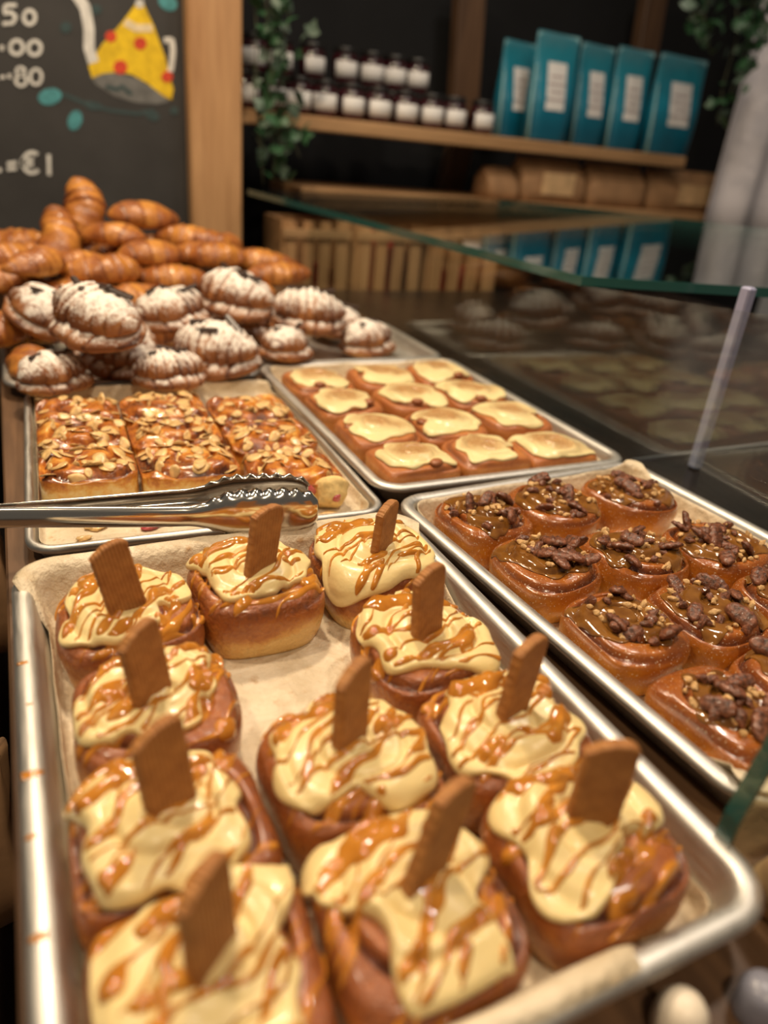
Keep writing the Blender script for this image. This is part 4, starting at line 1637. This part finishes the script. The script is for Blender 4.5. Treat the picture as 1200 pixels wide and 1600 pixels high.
# shelf
YS0, YS1 = 1.90, 2.22
sL, sR = aty(378, 183, YS0), aty(1075, 240, YS0)
zs = (sL[2] + sR[2]) / 2
zt = zs + 0.002
sh = empty('wall_shelf', (0, YS0, zt))
tag(sh, 'rough pine shelf board carrying the jars and teal pouches', 'shelf')
b = MB()
b.box(((sL[0] - 0.03 + sR[0]) / 2, 0.16, -0.014), (sR[0] - sL[0] + 0.03, 0.32, 0.034), bev=0.003)
ob('board', b.me('board'), M_pinex, sh)
for (u0, v0, u1, v1, wd, yy) in ((735, -30, 722, 185, 0.095, 2.255), (1025, -30, 1005, 90, 0.09, 2.255), (722, 215, 700, 300, 0.085, 2.255)):
    a_, c_ = aty(u0, v0, yy), aty(u1, v1, yy)
    d = Vector(c_ - a_)
    M_ = Matrix.Rotation(-math.atan2(d.x, d.z) + math.pi, 3, 'Y').inverted()
    b = MB()
    b.box((a_ + c_) / 2, (wd, 0.05, d.length), M_, bev=0.004)
    o = ob('timber_brace', b.me('timber_brace'), M_dkwood)
    tag(o, 'dark wood brace %s' % ('rising behind the jars and pouches' if u0 == 735 else 'slanting above the teal pouches' if u0 == 1025 else 'below the shelf of jars'), 'brace')

zsh = zt + 0.003
b = MB()
b.lathe([(0.0322, 0.0), (0.0352, 0.003), (0.0352, 0.062), (0.032, 0.070), (0.0285, 0.073)])
JB = b.me('jar_glass', True)
JB.materials.append(M_jar)
b = MB()
b.lathe([(0.0312, 0.072), (0.0322, 0.073), (0.0322, 0.085), (0.0305, 0.087)])
JL = b.me('lid', True)
JL.materials.append(M_lid)
V = []
for (r, z) in ((0.0349, 0.016), (0.0355, 0.016), (0.0355, 0.054), (0.0349, 0.054)):
    V.append([(r * math.cos(a), r * math.sin(a), z) for a in np.linspace(math.radians(-155), math.radians(-35), 18)])
JA = rings('label', V, wrap=False)
JA.materials.append(M_label)


def jar(x, y, z, rz, lab, grp):
    root = empty('jam_jar', (x, y, z), rz)
    tag(root, lab, 'jar', grp)
    ob('jar_glass', JB, None, root)
    ob('lid', JL, None, root)
    ob('paper_label', JA, None, root)


rj = random.Random(2)
def spaced(us, v, yy, step=0.0715):
    out = [aty(u, v, yy)[0] for u in us]
    for k in range(len(out) - 2, -1, -1):
        out[k] = min(out[k], out[k + 1] - step)
    return out


for x in spaced((392, 425, 468, 507, 549, 591, 634, 676, 712, 757), 150, YS0 + 0.06):
    jar(x, YS0 + 0.06, zsh, rj.uniform(-0.2, 0.2), 'dark red jam jar with white label in the front row on the shelf', 'jam jars in the front row')
for x in spaced((402, 438, 488, 540, 583, 622, 655), 80, YS0 + 0.16):
    for lv in (0, 1):
        jar(x, YS0 + 0.16, zsh + 0.087 * lv, rj.uniform(-0.3, 0.3),
            'dark red jam jar stacked on top in the back row' if lv else 'dark red jam jar under another in the back row',
            'jam jars stacked in the back row' if lv else 'lower jam jars of the back row')


def pouch(u0, u1, vtop, yy, rz, lab):
    a_, c_ = aty(u0, 200, yy), aty(u1, 200, yy)
    w = (c_[0] - a_[0]) * 0.83
    h = aty((u0 + u1) / 2, vtop, yy)[2] - zsh
    root = empty('coffee_pouch', ((a_[0] + c_[0]) / 2, yy, zsh), rz)
    tag(root, lab, 'pouch', 'teal pouches on the shelf')
    V = []
    for f in (0, 0.02, 0.1, 0.25, 0.4, 0.55, 0.7, 0.82, 0.9, 0.93, 1.0):
        dpt = 0.040 * (1 - f ** 1.6) * (0.8 + 0.3 * math.sin(math.pi * min(1, f * 1.3))) + 0.0018
        wx = w / 2 * (0.9 + 0.1 * smooth(0, 0.5, f))
        th = np.linspace(0, 6.28319, 40, endpoint=False)
        cx, sy = np.sign(np.cos(th)) * np.abs(np.cos(th)) ** 0.6, np.sign(np.sin(th)) * np.abs(np.sin(th)) ** 0.8
        V.append(np.c_[wx * cx, dpt * sy, np.full(40, f * h) + 0.002 * np.sin(th * 2)])
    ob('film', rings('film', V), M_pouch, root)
    # label
    V = []
    for f in np.linspace(0.30, 0.74, 8):
        dpt = 0.040 * (1 - f ** 1.6) * (0.8 + 0.3 * math.sin(math.pi * min(1, f * 1.3))) + 0.0018
        V.append([(w * 0.22 * t, -dpt * (1 - abs(t * 0.5) ** 2 * 0.3) - 0.0015, f * h) for t in np.linspace(-1, 1, 9)])
    lb = ob('paper_label', rings('paper_label', V, wrap=False), M_label, root)
    b = MB()
    for k in range(4):
        f = 0.40 + 0.07 * k
        dpt = 0.040 * (1 - f ** 1.6) * (0.8 + 0.3 * math.sin(math.pi * min(1, f * 1.3))) + 0.0018
        b.box((0, -dpt - 0.002, f * h), (w * (0.3 if k % 2 else 0.38), 0.0008, 0.006))
    ob('print_lines', b.me('print_lines'), M_ink, lb)
    b = MB()
    b.box((0, 0, h * 0.965), (w * 0.98, 0.005, h * 0.05), bev=0.001)
    ob('top_seal', b.me('top_seal'), M_gusset, root)
    b = MB()
    b.tube([(-w * 0.47, -0.02, 0.002), (-w * 0.49, -0.026, h * 0.3), (-w * 0.49, -0.015, h * 0.7)], [0.008, 0.006, 0.003], 8)
    ob('side_gusset', b.me('side_gusset', True), M_gusset, root)


for (u0, u1, vt, yy, rz, lab) in ((762, 830, 62, 2.10, 0.1, 'teal pouch half hidden next to the jam jars'),
                                  (812, 888, 48, 1.98, -0.05, 'tallest teal pouch with white label beside the jars'),
                                  (880, 944, 66, 2.04, 0.05, 'teal pouch second from the jam jars'),
                                  (938, 1003, 72, 2.03, -0.04, 'teal pouch with pinkish label in the middle of the row'),
                                  (1000, 1088, 84, 1.99, 0.0, 'teal pouch at the end of the row by the white curtain')):
    pouch(u0, u1, vt, yy, rz, lab)

# lower shelf with kraft bags
zl = float(aty(600, 312, YS0)[2])
lw = empty('lower_shelf', (0, YS0, zl))
tag(lw, 'pine shelf board below the jars, carrying paper bags', 'shelf')
b = MB()
xl = aty(470, 310, YS0)[0]
b.box((xl + 0.85, 0.14, 0.0), (1.7, 0.28, 0.036), bev=0.003)
ob('board', b.me('board'), M_pinex, lw)


def kraft_bag(x, y, z, w, h, d, mat, lab, cat='paper bag', grp=None, label_col=None, name='paper_bag'):
    root = empty(name, (x, y, z))
    tag(root, lab, cat, grp)
    V = []
    for f, s, dd in ((0, 1.0, 1.0), (0.3, 1.01, 1.0), (0.6, 1.0, 0.85), (0.8, 0.98, 0.5), (0.92, 0.97, 0.15), (1.0, 0.97, 0.1)):
        th = np.linspace(0, 6.28319, 36, endpoint=False)
        cx, sy = np.sign(np.cos(th)) * np.abs(np.cos(th)) ** 0.35, np.sign(np.sin(th)) * np.abs(np.sin(th)) ** 0.35
        cr = 0.006 * sn(th * 3, f * 5, int(x * 1000) % 97, 1.0)
        V.append(np.c_[(w / 2 * s + cr) * cx, (d / 2 * dd + cr) * sy, np.full(36, f * h) + 0.004 * np.sin(th * 3) * f])
    ob('sack', rings('sack', V), mat, root)
    if label_col:
        b = MB()
        b.box((0, -d / 2 - 0.006, h * 0.45), (w * 0.5, 0.002, h * 0.5))
        ob('paper_label', b.me('paper_label'), label_col, root)
    return root


for (u0, u1, vt, mt, lb_, lab) in ((750, 800, 262, M_kraft, None, 'small brown paper bag at the end of the row under the shelf'),
                                   (800, 905, 248, M_kraft, M_tan, 'brown paper bag with tan label below the tallest teal pouch'),
                                   (905, 1000, 250, M_kraft, None, 'plain brown paper bag in the middle under the pouches'),
                                   (1000, 1150, 262, M_kraft, M_tan, 'wide brown paper bag near the white curtain')):
    a_, c_ = aty(u0, 300, 1.98), aty(u1, 300, 1.98)
    kraft_bag((a_[0] + c_[0]) / 2, 1.99, zl + 0.018, (c_[0] - a_[0]) * 0.94, min(aty((u0 + u1) / 2, vt, 1.98)[2] - zl - 0.018, zt - 0.060 - zl), 0.12, mt, lab, label_col=lb_)

# crates with slats below the lower shelf
YC = 1.86
zc = -0.10
cratebase = empty('low_table', (0.95, 1.98, zc))
tag(cratebase, 'dark wooden table under the slatted crates', 'table')
b = MB()
b.box((0.35, 0.0, -0.02), (1.2, 0.34, 0.04), bev=0.003)
ob('table_top', b.me('table_top'), M_dkwood, cratebase)
for sx in (-0.2, 0.9):
    b = MB()
    b.box((sx, 0.0, -0.42), (0.06, 0.28, 0.76))
    ob('leg', b.me('leg'), M_dkwood, cratebase)
for ci, (u0, u1) in enumerate(((440, 545), (555, 660), (668, 780))):
    a_, c_ = aty(u0, 400, YC), aty(u1, 400, YC)
    w = c_[0] - a_[0]
    h = 0.235
    root = empty('slatted_crate', ((a_[0] + c_[0]) / 2, YC + 0.08, zc))
    tag(root, ['slatted pine crate beside the timber post', 'slatted pine crate with red wrapped fruit on top', 'slatted pine crate farthest from the timber post'][ci], 'crate', 'slatted crates under the shelves')
    for k in range(4):
        b = MB()
        b.box((-w / 2 + w * (k + 0.5) / 4, -0.08, h / 2), (w / 4 * 0.62, 0.010, h), bev=0.0015)
        ob('slat', b.me('slat'), M_pine, root)
    for zz in (0.012, h - 0.03):
        b = MB()
        b.box((0, -0.089, zz), (w, 0.010, 0.024), bev=0.0015)
        ob('rail', b.me('rail'), M_pinex, root)
    b = MB()
    b.box((0, 0.0, 0.006), (w, 0.15, 0.010))
    b.box((-w / 2 + 0.005, 0.0, h / 2), (0.010, 0.15, h))
    b.box((w / 2 - 0.005, 0.0, h / 2), (0.010, 0.15, h))
    b.box((0, 0.075, h / 2), (w, 0.010, h))
    ob('box', b.me('box'), M_pine, root)
    for k in range(2):
        b = MB()
        b.lathe([(0.02, 0), (0.038, 0.012), (0.042, 0.05), (0.040, 0.09), (0.02, 0.108), (0.006, 0.106)])
        o = ob('fruit_jar' if ci != 1 else 'wrapped_fruit', b.me('fruit', True), M_fruit, None,
               (root.location.x - w * 0.2 + w * 0.4 * k, YC + 0.07, zc + 0.0108), (0, 0, 0), (0.86, 0.86, 1 if ci != 1 else 1.9))
        tag(o, ['dark red fruit jar inside the crate by the timber post', 'red wrapped fruit standing in the middle crate', 'dark red fruit jar inside the far crate'][ci],
            'fruit', 'fruit in the crates %d' % ci)

# curtain
V = []
n = 90
x0, x1 = aty(1095, 300, 1.86)[0], aty(1095, 300, 1.86)[0] + 1.2
for z in np.linspace(0.16, 1.4, 12):
    sk = 0.0
    V.append([(x0 + (x1 - x0) * t, 1.80 + 0.020 * math.sin(t * 46) + 0.012 * math.sin(t * 21 + 1) - 0.10 * t, z) for t in np.linspace(0, 1, n)])
o = ob('curtain', rings('curtain', V, wrap=False), M_curtain)
md = o.modifiers.new('cloth', 'SOLIDIFY')
md.thickness = 0.002
tag(o, 'white hanging curtain beside the shelves', 'curtain')

# ivy
lv = [(0, 0, 0), (0.011, 0.004, 0.001), (0.018, 0.014, -0.002), (0.010, 0.019, 0.0), (0.0, 0.034, -0.004), (-0.010, 0.019, 0.0), (-0.018, 0.014, -0.002), (-0.011, 0.004, 0.001), (0, 0.014, 0.004)]
lf = [(8, k, (k + 1) % 8) for k in range(8)]
LEAF = mesh('leaf', lv, lf)
LEAF.materials.append(M_leaf)
LEAFP = mesh('leaf', lv, lf)
LEAFP.materials.append(M_leafp)


def ivy(strands, yy, lab, sd, nleaf, pale, xmin):
    rs = np.random.RandomState(sd)
    c = aty(strands[0][0][0], strands[0][0][1], yy)
    root = empty('hanging_ivy', c)
    tag(root, lab, 'ivy')
    for st in strands:
        pts = [np.array(aty(u, v, yy + 0.02 * np.clip(rs.randn(), -1, 1))) - c for u, v in st]
        seg = np.array(pts)
        t = np.linspace(0, len(pts) - 1, 14)
        q = np.c_[[np.interp(t, range(len(pts)), seg[:, k]) for k in range(3)]].T
        b = MB()
        b.tube(q, 0.0018, 6)
        ob('stem', b.me('stem', True), M_stem, root)
        for k in range(nleaf):
            f = rs.rand() * (len(q) - 1)
            p = [np.interp(f, range(len(q)), q[:, j]) for j in range(3)]
            s = 0.8 + 0.6 * rs.rand()
            kind = LEAFP if rs.rand() < pale else LEAF
            lx, ly, lz = p[0] + 0.022 * rs.randn(), p[1] - 0.01 + 0.015 * rs.randn(), p[2] + 0.01 * rs.randn()
            lx, ly = max(lx, xmin - c[0]), min(ly, 0.01)
            ob('leaf', kind, None, root, (lx, ly, lz),
               (1.1 + 0.6 * rs.randn(), 0.6 * rs.randn(), rs.rand() * 6.28), (s, s, s))


ivy([[(395, -30), (402, 60), (398, 140), (405, 215), (412, 290)], [(440, -30), (432, 50), (440, 120), (430, 180), (445, 260)], [(415, -20), (420, 100), (450, 200), (468, 245)],
     [(455, -30), (450, 40), (420, 130), (425, 220), (430, 285)]], 1.83, 'trailing green ivy hanging from above beside the timber post', 3, 26, 0.45, pl1[0] + 0.045)
ivy([[(1110, -30), (1100, 30), (1112, 90)], [(1150, -30), (1152, 60), (1130, 130), (1122, 195)], [(1180, -30), (1175, 40), (1160, 100), (1140, 150)], [(1200, -30), (1195, 50), (1180, 90)],
     [(1090, -30), (1085, 20), (1095, 60)]], 1.66, 'trailing green ivy hanging in front of the white curtain', 7, 22, 0.4, -9)

# ------------------------------------------------------------------ odds and ends near the frame edges
c = atz(1060, 1588, 0.012)
b = MB()
b.lathe([(0.0100, -0.013), (0.0112, -0.008), (0.0114, 0.0), (0.0105, 0.006), (0.0078, 0.0105), (0.004, 0.0128), (0.001, 0.0134)], n=28)
o = ob('bottle_cap', b.me('bottle_cap', True), M_white, None, (c[0], c[1] - 0.001, 0.013))
tag(o, 'rounded cream coloured cap on the counter below the front tray corner', 'cap')
c = atz(1182, 1560, 0.012)
b = MB()
b.lathe([(0.0095, -0.013), (0.0105, -0.010), (0.0105, 0.004), (0.008, 0.0085), (0.003, 0.010)], n=24)
o = ob('bottle_cap', b.me('bottle_cap', True), M_greyp, None, (c[0] + 0.002, c[1] - 0.001, 0.013))
tag(o, 'dark grey blue cap on the counter below the front tray corner', 'cap')
kraft_bag(0.394, 0.011, 0.0, 0.11, 0.060, 0.036, M_tan, 'tan paper bag beside the rounded corner of the front tray')

# low side ledge at the counter edge
lg = empty('side_ledge', (-0.16, 0.6, -0.30))
tag(lg, 'low dark plank ledge beneath the counter edge', 'ledge')
for k in range(3):
    b = MB()
    b.box((-0.14 + 0.098 * k, 0, 0), (0.095, 1.9, 0.03), bev=0.002)
    ob('plank', b.me('plank'), M_counter, lg)
b = MB()
b.box((-0.05, 0, -0.30), (0.25, 1.8, 0.56))
ob('base', b.me('base'), M_dkwood, lg)
bg = kraft_bag(-0.075, 0.40, -0.285, 0.10, 0.17, 0.07, M_kraft, 'brown paper bag with black cord handle on the low ledge')
b = MB()
b.tube([(-0.02, 0.0, 0.165), (0.0, -0.01, 0.20), (0.03, 0.0, 0.185), (0.045, 0.0, 0.16)], 0.003, 8)
ob('cord_handle', b.me('cord_handle', True), M_black, bg)
kraft_bag(-0.080, 0.80, -0.285, 0.11, 0.16, 0.08, M_kraft, 'brown paper bag with black print on the low ledge beside the almond tray', label_col=M_black)
